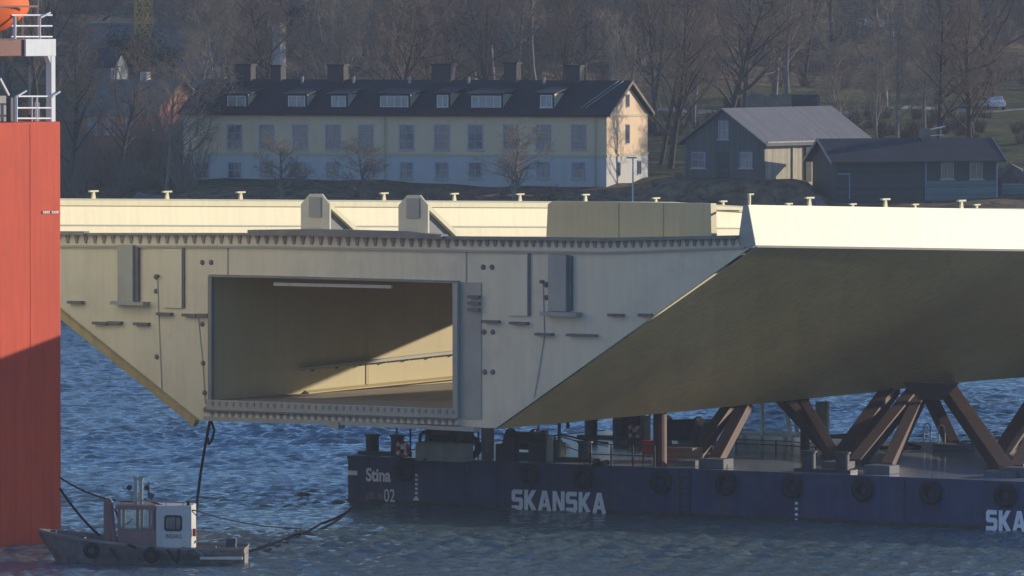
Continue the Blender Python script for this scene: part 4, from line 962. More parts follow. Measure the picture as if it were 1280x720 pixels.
# dormers
for x0, x1, ya, yb, k in ((283, 309, 121, 136, 0), (359, 383, 121, 136, 0), (413, 434, 121, 136, 0), (474, 512, 121, 136, 1), (545, 562, 120, 136, 0), (588, 628, 121, 137, 1), (674, 692, 120, 136, 0)):
    yy = .9; a, z0 = hf(x0 - 1, yb, yy); b, z1 = hf(x1 + 1, ya - 3, yy); D_ = 4.4
    mb = MB(); mb.span((a, yy, z0), (b, yy + D_, z1)); d = mb.build('dormer', [M['house_trim']], rf)
    MB().span((a, yy - .012, z0 - .05), (b, yy - .004, z1)).build('dormer_front', M['roof_dark'], d)  # dark sheet over a pale body: front shade and sunlit cheeks put into colour
    mb = MB(); mb.extr([(a - .25, yy - .35, z1 + .0), (b + .3, yy - .35, z1 + .0), (b + .3, yy + D_ + .4, z1 + .55), (a - .25, yy + D_ + .4, z1 + .55)], (0, 0, .09)); mb.build('dormer_roof', M['roof_dark'], d)
    w_ = window(d, a + .18, b - .18, z0 + .12, z1 - .12, yy - .02, 2 if k == 0 else 4, 1, M['win_frame_white'], M['pane_lit'])
# roof ladder
mb = MB(); a, _ = hf(736, 120, 3)
for d in (0, .45): mb.beam((a + d, .6, ze + .6 * mr + .3), (a + d + 1.9, HD / 2 - .4, zr + .15), .05, .05)
mb.build('roof_ladder', M['box_grey'], rf)

# lamp post
lp = ground_at(791, 626); t = thing('lamp_post', lp, 0, 'slim grey lamp post in front of the sunlit gable', 'lamp post'); h = CAM.z - 197 * 626 / F - lp.z
MB().tube((0, 0, 0), (0, 0, h), .09, .06, 8).build('pole', M['rail_galv'], t)
MB().box((-.1, 0, h), (.9, .3, .12)).build('lamp_head', M['box_grey'], t)

# ------------------------------------------------------------------ barn
BA = R(-35); bc_ = atY(955, 222, 630); gx = Vector((math.cos(BA), math.sin(BA), 0)); gy = Vector((-gx.y, gx.x, 0)); BO = Vector((bc_.x, bc_.y, 0))
BN = thing('barn', bc_, BA, 'dark boarded barn with grey metal roof and pale sunlit side, right of the house', 'barn')
def bf(px, py, y=0.0): s, z = onplane(px, py, BO + gy * y, gx); return s, z - bc_.z
W = -bf(856, 222)[0]; ze_ = bf(955, 177)[1]; zr_ = CAM.z - 138 * 628 / F - bc_.z; LB = 17.0; zr_ = max(zr_, ze_ + 2)
mb = MB(); mb.extr([(-W, 0, -3), (0, 0, -3), (0, 0, ze_), (-W / 2, 0, zr_ - .05), (-W, 0, ze_)], (0, .2, 0)); mb.build('front_wall', M['barn_dark'], BN)
mb = MB(); mb.span((-.2, .201, -3), (0, LB, ze_)); mb.build('side_wall', M['barn_light'], BN)
mb = MB(); mb.span((-W, .201, -3), (-W + .2, LB, ze_)); mb.span((-W + .2, LB - .2, -3), (-.2, LB, ze_)); mb.build('rear_wall', M['barn_dark'], BN)
mb = MB()
for s_ in (-1, 1):
    xa = -W / 2 + s_ * (W / 2 + .6); za = ze_ - .6 * (zr_ - ze_) / (W / 2)
    mb.extr([(xa, -.5, za), (-W / 2, -.5, zr_), (-W / 2, -.5, zr_ + .15), (xa, -.5, za + .15)], (0, LB + 1, 0))
mb.build('roof', M['roof_grey'], BN)
for x0, y0, x1, y1 in ((898, 151, 911, 174), (865, 190, 882, 210), (925, 190, 941, 210)):
    a, z0 = bf(x0, y1); b, z1 = bf(x1, y0); window(BN, a, b, z0, z1, -.01, 2, 2, M['win_frame'], M['pane'])
a, z0 = bf(896, 224); b, z1 = bf(911, 190); d = MB().span((a, -.06, z0), (b, .0, z1)).build('door', M['shed_dark'], BN)
mb = MB()
for y in (4.6, 9.2, 13.5): mb.box((.06, y, ze_ / 2 - .4), (.1, .22, ze_ + .4))
mb.box((.35, LB / 2, ze_ - .1), (.15, LB, .18)); mb.parts('side_post', M['barn_light'], BN)
MB().box((.1, 7, ze_ / 2 - .5), (.15, .9, ze_)).build('door', M['shed_dark'], BN)

# ------------------------------------------------------------------ low shed
SA = R(19); sc0 = atY(1046, 250, 628); ex = Vector((math.cos(SA), math.sin(SA), 0)); ey = Vector((-ex.y, ex.x, 0)); SO = Vector((sc0.x, sc0.y, 0))
SD = thing('boat_shed', sc0, SA, 'low dark green shed with felt roof, chimney and two windows at right', 'shed')
def sf(px, py, y=0.0): s, z = onplane(px, py, SO + ey * y, ex); return s, z - sc0.z
L_ = sf(1246, 230)[0]; ze2 = sf(1046, 200)[1]; D2 = 5.8; zr2 = CAM.z - 175 * 631 / F - sc0.z; xm = sf(1157, 230)[0]
mb = MB(); mb.span((0, 0, -3), (xm, .15, ze2)); mb.span((xm, .0, sf(1200, 226)[1]), (L_, .15, ze2)); mb.span((0, D2 - .15, -3), (L_, D2, ze2)); mb.extr([(L_, .15, -3), (L_, D2, -3), (L_, D2, ze2), (L_, D2 / 2, zr2 - .05), (L_, .15, ze2)], (-.15, 0, 0)); mb.build('wall', M['shed_dark'], SD)
MB().extr([(.0, .15, -3), (.0, D2, -3), (.0, D2, ze2), (.0, D2 / 2, zr2 - .05), (.0, .15, ze2)], (.15, 0, 0)).build('gable_wall', M['barn_dark'], SD)
MB().span((xm, -.12, -3), (L_, .149, sf(1200, 226)[1] - .003)).build('lower_panel', M['shed_pale'], SD)
mb = MB()
for s_ in (0, 1):
    ya = -.5 if s_ == 0 else D2 + .5; za = ze2 - .5 * (zr2 - ze2) / (D2 / 2)
    mb.extr([(-.7, ya, za), (-.7, D2 / 2, zr2), (-.7, D2 / 2, zr2 + .14), (-.7, ya, za + .14)], (L_ + 1.4, 0, 0))
srf = mb.build('roof', M['roof_shed'], SD)
mb = MB()
for xx in (-.76, L_ + .71):
    for s_ in (0, 1):
        ya = -.55 if s_ == 0 else D2 + .55; za = ze2 - .55 * (zr2 - ze2) / (D2 / 2)
        mb.extr([(xx, ya, za - .08), (xx, D2 / 2, zr2 - .06), (xx, D2 / 2, zr2 + .2), (xx, ya, za + .18)], (.05, 0, 0))
mb.parts('bargeboard', M['box_grey'], SD)
for px in (1184, 1220):
    a, z0 = sf(px - 8, 224); b, z1 = sf(px + 8, 201); window(SD, a, b, z0, z1, -.01, 2, 1, M['box_grey'], M['pane'])
mb = MB(); a, _ = sf(1157, 230); mb.box((a, -.04, ze2 / 2 - 1), (.12, .06, ze2 + 1.8)); a, _ = sf(1246, 230); mb.box((a - .05, -.16, ze2 / 2 - 1), (.14, .06, ze2 + 1.8)); mb.parts('corner_board', M['win_frame'], SD)
a, z0 = sf(1047, 249); b, z1 = sf(1061, 218); dr = MB().span((a, -.06, z0 - .5), (b, -.0, z1)).build('door', M['shed_dark'], SD)
mb = MB(); mb.span((a, -.09, z1), (b, -.003, z1 + .09)); mb.span((b, -.09, z0), (b + .08, -.003, z1 + .09)); mb.build('door_frame', M['win_frame'], dr)
a, _ = sf(1151, 170, D2 / 2); b, _ = sf(1161, 170, D2 / 2); MB().span((a, D2 / 2 - .4, zr2 - .3), (b, D2 / 2 + .4, zr2 + 1.0)).build('chimney', M['roof_old'], srf)
mb = MB(); a, z = sf(1163, 166, D2 / 2); mb.beam((a, D2 / 2, zr2 + .9), (a + 1.4, D2 / 2, zr2 + 1.15), .08, .1); mb.beam((a, D2 / 2, zr2 + .35), (a + 1.3, D2 / 2, zr2 + .4), .05, .06); mb.build('roof_bracket', M['white'], srf)

# fence right of shed
fp = atY(1252, 250, 634); ft = thing('board_fence', Vector((fp.x, fp.y, tz(fp.x, fp.y))), 0, 'pale green low board fence right of the shed', 'fence')
MB().span((0, 0, -.5), (9, .08, .9)).build('fence_panel', M['shed_pale'], ft); MB().span((0, -.03, .9), (9, .11, .98)).build('fence_rail', M['win_frame'], ft)

# ------------------------------------------------------------------ far buildings
def simple_house(name, px0, px1, Y, rz, depth, y_eave, y_ridge, wall, roof, label, cat='house', wins=()):
    g0 = ground_at(px0, Y); t = thing(name, g0, rz, label, cat); Lh = (px1 - px0) / F * Y / math.cos(rz); zeh = CAM.z - y_eave * Y / F - g0.z; zrh = CAM.z - y_ridge * Y / F - g0.z
    mb = MB(); mb.span((0, 0, -2), (Lh, depth, zeh)); mb.extr([(0, 0, zeh), (0, depth, zeh), (0, depth / 2, zrh - .1)], (.2, 0, 0)); mb.extr([(Lh, 0, zeh), (Lh, depth, zeh), (Lh, depth / 2, zrh - .1)], (-.2, 0, 0)); mb.build('wall', wall, t)
    mb = MB()
    for s_ in (0, 1):
        ya = -.5 if s_ == 0 else depth + .5; za = zeh - .5 * (zrh - zeh) / (depth / 2)
        mb.extr([(-.5, ya, za), (-.5, depth / 2, zrh), (-.5, depth / 2, zrh + .18), (-.5, ya, za + .18)], (Lh + 1, 0, 0))
    mb.build('roof', roof, t)
    for x, z0, w_, h in wins: window(t, x, x + w_, z0, z0 + h, -.01, 2, 2, M['win_frame'], M['pane'])
    return t, Lh, zeh, zrh
t, Lh, zeh, zrh = simple_house('brick_house', 98, 188, 690, R(-28), 12, 142, 102, M['brick'], M['roof_old'], 'red brick house with mossy roof behind bare trees at left', 'house', [(1, 1.2, 1.2, 1.9), (3, 1.2, 1.2, 1.9), (5, 1.2, 1.2, 1.9)])
mb = MB(); mb.span((Lh * .45, 5.6, zrh - .5), (Lh * .45 + .8, 6.4, zrh + .9)); mb.build('chimney', M['house_white'], t)
# long low pale hall with teal roof edge
g0 = ground_at(100, 835); hl = thing('long_hall', g0, 0, 'long pale hall with teal roof edge on the far hillside at left', 'hall'); zt_ = CAM.z - 31 * 835 / F - g0.z
Lh = 172 / F * 835; MB().span((0, 0, -3), (Lh, 12, zt_)).build('wall', M['pale_wall'], hl); MB().span((-.3, -.3, zt_ + .001), (Lh + .3, 12.3, zt_ + .25)).build('roof', M['teal'], hl)
mb = MB(); rows = []
for i in range(13):
    a = math.pi * i / 12; rows.append([(9.5 - 7 * math.cos(a), 1.5, zt_ + .5 + 1.3 * math.sin(a)), (9.5 - 7 * math.cos(a), 9, zt_ + .5 + 1.3 * math.sin(a))])
mb.grid(rows); mb.build('curved_roof', M['roof_old'], hl, solid=.1)
mb = MB()
for k in range(12): mb.box((1 + k * 1.35, -.32, zt_ + .8), (.1, .1, 1.2))
mb.box((8, -.32, zt_ + 1.0), (15.5, .06, .06)); mb.build('roof_railing', M['teal'], hl)
MB().span((7.4, -.2, -2), (7.7, -.01, zt_)).build('downpipe', M['white'], hl)
simple_house('grey_cottage', 118, 140, 780, R(-10), 8, 82, 62, M['pale_wall'], M['roof_shed'], 'small dark-roofed cottage between the hall and the brick house')
simple_house('pale_house', 1143, 1172, 900, R(-15), 9, 24, 8, M['pale_wall'], M['roof_grey'], 'pale blue-grey house high among trees at upper right')
simple_house('pale_house', 226, 262, 770, R(-10), 9, 92, 76, M['pale_wall'], M['roof_grey'], 'blue-grey cottage half hidden behind trees above the house roof left end')
# white pillar
g0 = ground_at(341, 760); t = thing('white_tower', g0, R(-38), 'narrow white sunlit tower rising behind the house roof', 'tower'); h = CAM.z - 31 * 760 / F - g0.z
MB().span((0, 0, -1), (1.0, 1.0, h)).build('shaft', M['house_white'], t); MB().span((-.1, -.1, h + .002), (1.1, 1.1, h + .2)).build('cap', M['roof_old'], t)
# lattice crane
def lattice(name_, base, top, w_, mat, parent, n):
    mb = MB(); base = Vector(base); top = Vector(top); d = (top - base).normalized(); a = d.orthogonal().normalized(); b = d.cross(a); C4 = [(a * x + b * y) * w_ / 2 for x, y in ((-1, -1), (1, -1), (1, 1), (-1, 1))]
    for c in C4: mb.beam(base + c, top + c, .26, .26)
    for k in range(n):
        p = base.lerp(top, k / n); q = base.lerp(top, (k + 1) / n)
        for j in range(4):
            mb.beam(p + C4[j], q + C4[(j + 1) % 4], .13, .13); mb.beam(p + C4[j], p + C4[(j + 1) % 4], .13, .13)
    return mb.build(name_, mat, parent)
g0 = ground_at(180, 822); t = thing('tower_crane', g0, 0, 'yellow lattice tower crane mast in front of the pale hall', 'crane'); lattice('mast', (0, 0, 0), (0, 0, 42), 1.35, M['yellow'], t, 24); lattice('jib', (-8, 0, 42), (30, 6, 42.5), 1.0, M['yellow'], t, 22)
MB().box((.9, -.9, 40), (1.2, 1.2, 1.8)).build('cab', M['white'], t)
g0 = ground_at(318, 900); t = thing('mobile_crane', g0, 0, 'red crane with a slanting boom high on the hill behind the trees', 'crane')
pA = atY(302, 17, 900) - g0; pB = atY(225, -22, 900) - g0; lattice('boom', pA, pB, .55, M['crane_red'], t, 14); MB().box((pA.x + .8, 0, .9), (4.4, 2.4, 1.4)).build('chassis', M['crane_red'], t, bevel=.05); MB().beam((pA.x, 0, 1.4), pA, .4, .4).build('boom_foot', M['crane_red'], t)
for k in range(3): MB().lathe([(0, -.15), (.5, -.15), (.5, .15), (0, .15)], (pA.x - .8 + k * 1.6, -1.2, .4), (0, 1, 0), 14).build('wheel', M['black'], t)

# cars
def car(px, Y, rz, col, label, dz=0):
    g = ground_at(px, Y); t = thing('parked_car', g, rz, label, 'car', 'cars on the hillside road')
    mb = MB(); P = [(-2.1, .35), (-2.15, .8), (-1.9, .95), (-1.3, 1.0), (-.7, 1.42), (.8, 1.45), (1.5, 1.0), (2.05, .92), (2.15, .55), (2.1, .35)]
    mb.extr([(x, -.85, z) for x, z in P], (0, 1.7, 0)); mb.build('body', col, t, bevel=.05)
    mb = MB()
    mb.extr([(x, -.87, z) for x, z in [(-1.15, 1.0), (-.65, 1.34), (.75, 1.37), (1.3, 1.0)]], (0, 1.74, 0)); mb.build('windows', M['pane'], t)
    for x in (-1.35, 1.35):
        for y in (-.82, .82): MB().lathe([(0, -.1), (.2, -.12), (.32, -.1), (.32, .1), (0, .1)], (x, y, .32), (0, 1, 0), 14).build('wheel', M['black'], t)
    for y in (-.6, .6): MB().box((2.12, y, .7), (.1, .35, .16)).build('headlight', M['white'], t)
    return t
car(1240, 764, R(-78), M['white'], 'white car on the lawn road at upper right')
car(1084, 874, R(-70), M['white'], 'white car between trees high on the slope, left one of two'); car(1103, 878, R(-80), M['box_grey'], 'pale grey car between trees high on the slope, right one of two')
# low stone wall, dark container on lawn
a = ground_at(932, 716); b = ground_at(988, 716); t = thing('stone_wall', a, 0, 'low pale stone wall behind the barn roof', 'wall'); h = CAM.z - 120 * 716 / F - a.z
mb = MB(); rr_ = random.Random(3)
x = 0
while x < (b.x - a.x):
    w_ = rr_.uniform(.3, .6); z = -1.0
    while z < h:
        hh = rr_.uniform(.25, .45); mb.box((x + w_ / 2, rr_.uniform(-.08, .08), z + hh / 2), (w_ * .97, .7, hh * .96), rr_.uniform(-.05, .05)); z += hh
    x += w_
mb.build('stones', M['stone'], t)
a = ground_at(988, 718); t = thing('dark_container', a, 0, 'dark blue-black storage container behind the barn roof', 'container'); h = CAM.z - 118 * 718 / F - a.z
mb = MB(); mb.span((0, 0, -.5), (2.9, 2.4, h)); mb.build('body', M['machine'], t); mb = MB()
for k in range(10): mb.box((.15 + k * .29, -.03, h / 2), (.1, .05, h - .2))
mb.build('corrugation', M['machine'], t)
t = thing('dark_container', ground_at(905, 722), 0, 'low dark container left of the pale stone wall', 'container'); MB().span((0, 0, -.5), (1.6, 2.4, 3.0)).build('body', M['machine'], t); MB().span((.1, -.04, .1), (1.5, -.003, 2.8)).build('door', M['shed_dark'], t)
# park path with posts on the lawn
xsP = np.linspace(10, 100, 40); mb = MB(); mb.grid([[(x, 757 + (x - 10) * .06, tz(x, 757 + (x - 10) * .06) + .05), (x, 760.5 + (x - 10) * .06, tz(x, 760.5 + (x - 10) * .06) + .05)] for x in xsP])
M['path'] = paint('gravel_path', (.3, .27, .23), .95, .1, 1); o = mb.build('path', M['path']); tag(o, 'pale gravel park path across the lawn', None, None, 'structure')

# ------------------------------------------------------------------ trees
def gen_tree(seed, H=15, spread=1.0, levels=5, lean=.05, n1=11, trunk_r=.28, start=.22, twig_len=1.0, up=.25, kids_=(6, 6, 5)):
    r = random.Random(seed); TV = []; TF = []; CV = []; CF = []
    def seg(V_, F_, p, q, r0, r1, n):
        d = (q - p); L = d.length
        if L < 1e-4: return
        d /= L; a = d.orthogonal().normalized(); b = d.cross(a); k = len(V_)
        for P_, rr in ((p, r0), (q, r1)):
            for i in range(n):
                t_ = 6.2832 * i / n; V_.append(P_ + (a * math.cos(t_) + b * math.sin(t_)) * rr)
        for i in range(n): F_.append((k + i, k + (i + 1) % n, k + (i + 1) % n + n, k + i + n))
    def branch(p, d, L, rad, lev):
        ns = 6 if lev == 0 else (5 if lev == 1 else (4 if lev == 2 else 3)) ; n = (8, 6, 4, 3, 3)[min(lev, 4)]
        V_, F_ = (TV, TF) if lev <= 1 else (CV, CF)
        pts = [p]; dirs = [d]; cur = d.copy(); q = p.copy()
        wob = (.06, .16, .22, .28, .3)[min(lev, 4)]
        for i in range(ns):
            cur = (cur + Vector((r.gauss(0, wob), r.gauss(0, wob), r.gauss(0, wob * .7) + up * .22 * (lev > 0)))).normalized()
            q = q + cur * (L / ns); pts.append(q.copy()); dirs.append(cur.copy())
        tip = .25 if lev < 3 else .5
        for i in range(ns): seg(V_, F_, pts[i], pts[i + 1], rad * (1 - (1 - tip) * i / ns), rad * (1 - (1 - tip) * (i + 1) / ns), n)
        if lev >= levels - 1: return
        cnt = n1 if lev == 0 else kids_[min(lev - 1, len(kids_) - 1)]
        s0 = start if lev == 0 else .2
        for k in range(cnt):
            u = s0 + (1 - s0) * (k + r.random() * .8) / cnt; u = min(u, .99); i = int(u * ns); f = u * ns - i; P_ = pts[i].lerp(pts[min(i + 1, ns)], f); D_ = dirs[i]
            ax = D_.orthogonal().normalized(); ax.rotate(Matrix.Rotation(r.uniform(0, 6.283), 3, D_))
            ang = R(r.uniform(28, 62)) if lev == 0 else R(r.uniform(22, 60)); nd = D_.copy(); nd.rotate(Matrix.Rotation(ang * (spread if lev == 0 else 1), 3, ax))
            if lev == 0: nl = H * r.uniform(.30, .48) * (1.15 - .55 * u) * spread ** .5
            else: nl = L * r.uniform(.38, .62) * (1.1 - .4 * u)
            nr = rad * (1 - .7 * u) * (.5 if lev == 0 else .55)
            branch(P_, nd, nl * (twig_len if lev >= 2 else 1), max(nr, .018 if lev < 2 else .013), lev + 1)
    branch(Vector((0, 0, -.3)), Vector((r.gauss(0, lean), r.gauss(0, lean), 1)).normalized(), H * .9, trunk_r, 0)
    def mk(nm_, V_, F_):
        me = bpy.data.meshes.new(nm_); me.from_pydata([tuple(v) for v in V_], [], F_); me.polygons.foreach_set('use_smooth', [True] * len(F_)); return me
    return mk('trunk', TV, TF), mk('crown', CV, CF)
def with_mat(me, m): c = me.copy(); c.materials.clear(); c.materials.append(m); return c
VAR = [gen_tree(s, H=15, n1=n + 7, start=st, spread=sp_, trunk_r=tr) for s, n, st, sp_, tr in ((1, 13, .2, 1.0, .27), (2, 12, .25, .85, .24), (3, 14, .18, 1.15, .30), (4, 12, .3, .75, .22), (5, 13, .15, 1.1, .27), (6, 11, .35, .6, .2))]
DARK = [(with_mat(a, M['bark']), with_mat(b, M['twig'])) for a, b in VAR]; PALE = [(with_mat(a, M['bark_pale']), with_mat(b, M['twig_pale'])) for a, b in VAR]
def tree(name, p, s, k, pale, label, group, rz=None, tilt=(0, 0), sz=None):
    t = thing(name, p, rz if rz is not None else rnd.uniform(0, 6.28), label, 'tree', group)
    t.scale = (s, s, sz or s); t.rotation_euler[0] = tilt[0]; t.rotation_euler[1] = tilt[1]
    a, b = (PALE if pale else DARK)[k]
    for nm_, me in (('trunk', a), ('crown', b)):
        o = bpy.data.objects.new(nm_, me); COL.objects.link(o); o.parent = t
    return t
# garden trees in front of the house
GV = [gen_tree(s_, H=11, n1=20, start=.12, spread=1.0, trunk_r=.26, kids_=(8, 6, 4), lean=.02) for s_ in (41, 42)]
PALE += [(with_mat(a, M['bark_pale']), with_mat(b, M['twig_pale'])) for a, b in GV]
for px, Y, s, lb in ((355, 630, .50, 'small bare round tree before the house front, under the second dormer'), (457, 629, .52, 'bare spreading garden tree before the house, under the third dormer and fourth'), (642, 628, .62, 'largest bare garden tree before the house, left of the white car-free corner, under the rightmost dormers')):
    lb = {355: 'small bare tree before the house front, below the second dormer from the left', 457: 'bare spreading tree before the house front, middle of the three garden trees', 642: 'bushiest bare tree before the house front, rightmost of the three garden trees'}[px]
    tree('garden_tree', ground_at(px, Y), s * 1.45, 6 if px != 457 else 7, True, lb, 'bare garden trees before the house', sz=s * .95)
# big trees beside house gable
tree('bare_tree', ground_at(838, 662), 1.15, 0, False, 'tall dark bare tree with twin stems between house gable and barn', None, tilt=(0, R(4))); tree('bare_tree', ground_at(826, 668), 1.1, 3, False, 'dark bare tree leaning left over the sunlit gable', None, tilt=(0, R(-9)))
for px, Y, s, k, lb in ((1048, 655, .95, 3, 'slim pale bare tree rising behind the barn roof end'), (1093, 652, .9, 5, 'slim pale bare tree just left of the shed ridge'), (1120, 668, 1.0, 3, 'pale bare tree above the middle of the shed roof'), (1168, 672, 1.05, 1, 'dark bare tree right behind the shed chimney'), (1211, 675, 1.0, 2, 'wide bare tree behind the right half of the shed roof')):
    tree('bare_tree', ground_at(px, Y), s, k, px < 1130, lb, None)
for px, Y, s, k, lb in ((88, 650, 1.0, 0, 'dark bare tree close beside the red ship edge'), (208, 646, .85, 1, 'many-branched bare tree at the left end of the house'), (232, 652, .9, 4, 'bare tree overlapping the left end of the house roof'), (150, 660, .8, 2, 'bare tree before the red brick house')):
    tree('bare_tree', ground_at(px, Y), s, k, px in (208, 232), lb, None)
# woodland
cnt = 0
for row, (Y, n, s0) in enumerate(((700, 17, .85), (735, 21, .95), (775, 24, 1.0), (815, 20, 1.0), (845, 22, 1.05), (875, 22, 1.05), (905, 24, 1.05), (940, 26, 1.1), (980, 28, 1.1))):
    n = int(n * 1.2)
    for i in range(n):
        px = -140 + 1560 * (i + rnd.uniform(.05, .95)) / n; yy = Y + rnd.uniform(-14, 14)
        if row < 1 and 200 < px < 800 and rnd.random() < .15: continue
        if row < 2 and px > 830 and rnd.random() < .5: continue
        if row in (2, 3) and px > 1020 and rnd.random() < .25: continue
        if row < 2 and px < 210 and rnd.random() < .3: continue
        if yy < 900 and (85 < px < 215) and rnd.random() < (.68 if yy < 770 else .9): continue
        if yy < 835 and 158 < px < 202: continue
        if 800 < yy < 930 and px > 940 and rnd.random() < .45: continue
        p = ground_at(px, yy); pale = rnd.random() < .3
        lb = ('bare pale-barked tree in the hillside wood', 'bare dark tree in the hillside wood')[0 if pale else 1]
        tree('woodland_tree', p, s0 * rnd.uniform(.95, 1.45), rnd.randrange(6), pale, lb, 'pale bare trees of the hillside wood' if pale else 'dark bare trees of the hillside wood'); cnt += 1
# undergrowth: countless shrubs as stuff
def thicket(name, n, region, mat, label, seed, hmin, hmax, sticks=26, w=.02):
    r = random.Random(seed); Vv = []; Ff = []
    for i in range(n):
        px = r.uniform(region[0], region[1]); Y = r.uniform(region[2], region[3]); g = ground_at(px, Y); h = r.uniform(hmin, hmax)
        for k in range(sticks):
            a = r.uniform(0, 6.283); rad = r.random() ** .5 * h * .7; b = g + Vector((math.cos(a) * rad * .3, math.sin(a) * rad * .3, -.1)); tip = g + Vector((math.cos(a) * rad, math.sin(a) * rad, h * r.uniform(.45, 1.0)))
            mid = b.lerp(tip, .5) + Vector((r.gauss(0, .1), r.gauss(0, .1), .1)) * h
            for p, q, w0, w1 in ((b, mid, w * 1.5, w), (mid, tip, w, w * .4)):
                kk = len(Vv); sx = Vector((w0, 0, 0)); sy = Vector((0, w0, 0)); ex_ = Vector((w1, 0, 0)); ey_ = Vector((0, w1, 0))
                Vv += [p - sx, p + sx, p + sy, q - ex_, q + ex_, q + ey_]; Ff += [(kk, kk + 1, kk + 4, kk + 3), (kk + 1, kk + 2, kk + 5, kk + 4), (kk + 2, kk, kk + 3, kk + 5)]
    me = bpy.data.meshes.new(name); me.from_pydata([tuple(v) for v in Vv], [], Ff); me.materials.append(mat); o = bpy.data.objects.new(name, me); COL.objects.link(o); tag(o, label, 'undergrowth', None, 'stuff')
thicket('undergrowth', 780, (-150, 1420, 800, 990), M['twig'], 'brown leafless undergrowth covering the wooded hillside', 31, 1.2, 3.6, 26, .03)
thicket('shoreline_brush', 130, (60, 860, 612, 634), M['twig'], 'dark leafless brush along the shore below the house', 32, .5, 1.3, 40, .02)
thicket('shoreline_brush', 50, (820, 1030, 618, 627), M['tree_russet'], 'reddish leafless brush before the barn', 33, .5, 1.3, 40, .018)
thicket('hillside_brush', 90, (800, 1280, 690, 745), M['tree_russet'], 'reddish leafless shrubs on the lawn behind the barn', 34, .8, 2.0, 40, .02)
thicket('hillside_brush', 110, (70, 260, 645, 720), M['twig'], 'dense bare brush around the brick house', 35, 1.5, 4.5, 50, .025)
# evergreen shrubs made of many leaf faces
def leafy(name, p, rx, rz_, n, mat, label, seed, cat='shrub', group=None):
    r = random.Random(seed); t = thing(name, p, 0, label, cat, group); Vv = []; Ff = []
    cl = [(Vector((r.gauss(0, .45) * rx, r.gauss(0, .4) * rx, rz_ * r.uniform(.2, .9))), r.uniform(.25, .5) * rx) for _ in range(14)]
    for i in range(n):
        c, cr_ = r.choice(cl); d = Vector((r.gauss(0, 1), r.gauss(0, 1), r.gauss(0, .8))); q = c + d.normalized() * cr_ * r.random() ** .4; q.z = max(q.z, .02)
        u_ = Vector((r.gauss(0, 1), r.gauss(0, 1), r.gauss(0, 1))).normalized() * .13; v_ = u_.orthogonal().normalized() * .08; k = len(Vv); Vv += [q - u_, q + v_, q + u_, q - v_]; Ff.append((k, k + 1, k + 2, k + 3))
    me = bpy.data.meshes.new('foliage'); me.from_pydata([tuple(v) for v in Vv], [], Ff); me.materials.append(mat); o = bpy.data.objects.new('foliage', me); COL.objects.link(o); o.parent = t
    mb = MB()
    for k in range(5): mb.tube((0, 0, -.2), (r.gauss(0, .3) * rx, r.gauss(0, .3) * rx, rz_ * .6), .05, .02, 5)
    mb.build('stem', M['bark'], t)
for i, (px, Y, rx, rz_, lb) in enumerate(((702, 624, 2.0, 1.5, 'dark round evergreen shrub below the right end of the house front'), (560, 622, 2.4, 1.0, 'low dark shrub before the white lower wall, middle of the house'), (395, 622, 1.6, 1.1, 'low dark shrub between the left and middle garden trees'), (845, 624, 2.0, .9, 'low evergreen shrub left of the barn front'), (800, 620, 1.6, .9, 'low dark shrub right of the lamp post'), (230, 624, 2.0, .9, 'low dark shrub before the left house corner'), (745, 621, 1.2, .8, 'small dark shrub beside the lamp post path'), (168, 812, 5.0, 4.2, 'olive ivy-covered tree below the yellow crane'))):
    leafy('evergreen_shrub', ground_at(px, Y), rx, rz_, 2600 if rx < 5 else 9000, M['hedge'], lb, 50 + i)
# rocks
def rock(p, s, seed, label):
    r = random.Random(seed); bm = bmesh.new(); bmesh.ops.create_icosphere(bm, subdivisions=3, radius=1)
    for v in bm.verts:
        d = v.co.normalized(); k = 1 + .22 * math.sin(d.x * 3.1 + seed) * math.cos(d.y * 4.3 + seed * 2) + .1 * math.sin(d.z * 9 + d.x * 7 + seed); v.co = Vector((d.x * s[0], d.y * s[1], d.z * s[2])) * k
    me = bpy.data.meshes.new('rock'); bm.to_mesh(me); bm.free(); me.materials.append(M['rock']); o = bpy.data.objects.new('rock', me); COL.objects.link(o); o.location = p; tag(o, label, 'rock', 'granite outcrops on the shore')
for i, (px, Y, s, lb) in enumerate(((985, 622, (3.2, 2, 1.5), 'big rounded granite outcrop before the pale barn side'), (930, 621, (3.0, 2, 1.2), 'low granite outcrop below the barn door'), (1018, 624, (1.5, 1.3, 1.5), 'steep granite outcrop at the left end of the shed'), (870, 621, (3.0, 2, .9), 'flat granite outcrop at the barn left corner'), (1266, 640, (2.2, 2, 2.6), 'brown granite boulder right of the shed'), (190, 640, (2.2, 1.5, 1.5), 'pale boulder left of the house corner'), (1290, 636, (2, 2, 2), 'boulder cut by the right photo edge beside the fence'))):
    rock(ground_at(px, Y, -.3), s, i * 1.7 + 1, lb)
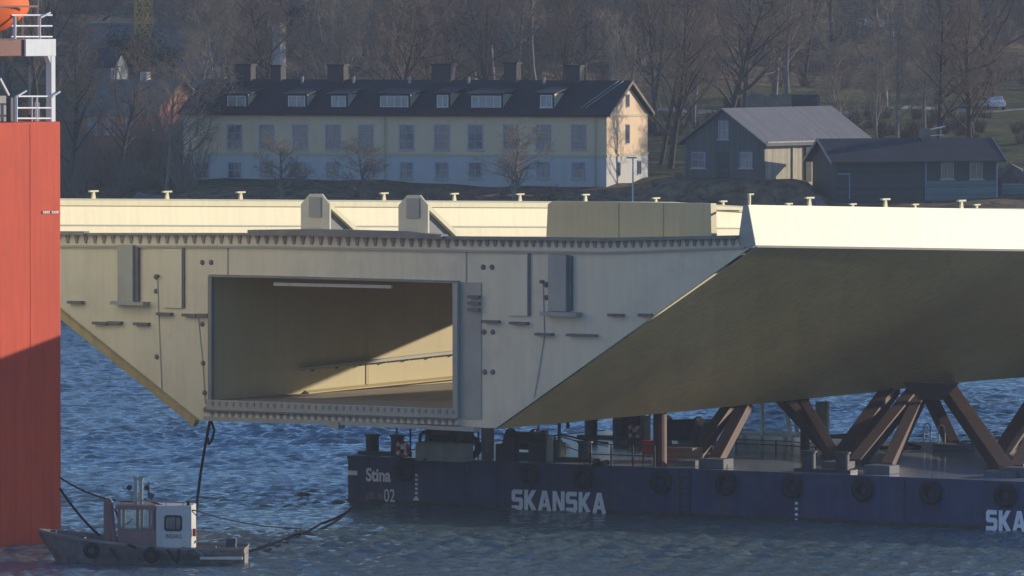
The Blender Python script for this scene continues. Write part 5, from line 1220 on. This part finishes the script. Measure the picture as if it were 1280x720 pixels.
# person by the lamp post: tiny walker in pink jacket
def walker(p):
    bm_v = [(0, 0, .92), (0, 0, 1.2), (0, 0, 1.42), (0, 0, 1.52), (0, 0, 1.68), (-.1, 0, .88), (-.12, .12, .48), (-.12, .2, .06), (.1, 0, .88), (.12, -.14, .48), (.12, -.1, .06), (-.2, 0, 1.4), (-.28, .1, 1.12), (-.24, -.05, .9), (.2, 0, 1.4), (.28, -.1, 1.12), (.24, .08, .9)]
    ed = [(0, 1), (1, 2), (2, 3), (3, 4), (0, 5), (5, 6), (6, 7), (0, 8), (8, 9), (9, 10), (2, 11), (11, 12), (12, 13), (2, 14), (14, 15), (15, 16)]
    rad = [.16, .15, .15, .07, .11, .1, .08, .06, .1, .08, .06, .08, .06, .045, .08, .06, .045]
    me = bpy.data.meshes.new('person'); me.from_pydata(bm_v, ed, []); o = bpy.data.objects.new('person', me); COL.objects.link(o); o.location = p
    md = o.modifiers.new('skin', 'SKIN'); me.skin_vertices[0].data[0].use_root = True
    for i, r_ in enumerate(rad): me.skin_vertices[0].data[i].radius = (r_, r_)
    s_ = o.modifiers.new('sub', 'SUBSURF'); s_.levels = 1; s_.render_levels = 1; me.materials.append(M['person_coat'])
    tag(o, 'person in a pinkish red jacket walking near the lamp post', 'person')
M['person_coat'] = paint('pink_jacket', (.45, .12, .14), .8, .1, 2)
walker(ground_at(756, 623.5, .0))

# ------------------------------------------------------------------ haze
HZ = 0.00013
m = bpy.data.materials.new('haze'); m.use_nodes = True; nt = m.node_tree; nt.nodes.remove(nt.nodes['Principled BSDF'])
pv = nt.nodes.new('ShaderNodeVolumePrincipled'); pv.inputs['Density'].default_value = HZ; pv.inputs['Color'].default_value = (.78, .86, 1, 1); pv.inputs['Anisotropy'].default_value = 0.0
nt.links.new(pv.outputs[0], nt.nodes['Material Output'].inputs['Volume'])
mb = MB(); mb.span((-260, -20, -12), (260, 1200, 95)); hz = mb.build('haze', m); tag(hz, 'thin blue air haze over the harbour', None, None, 'stuff')
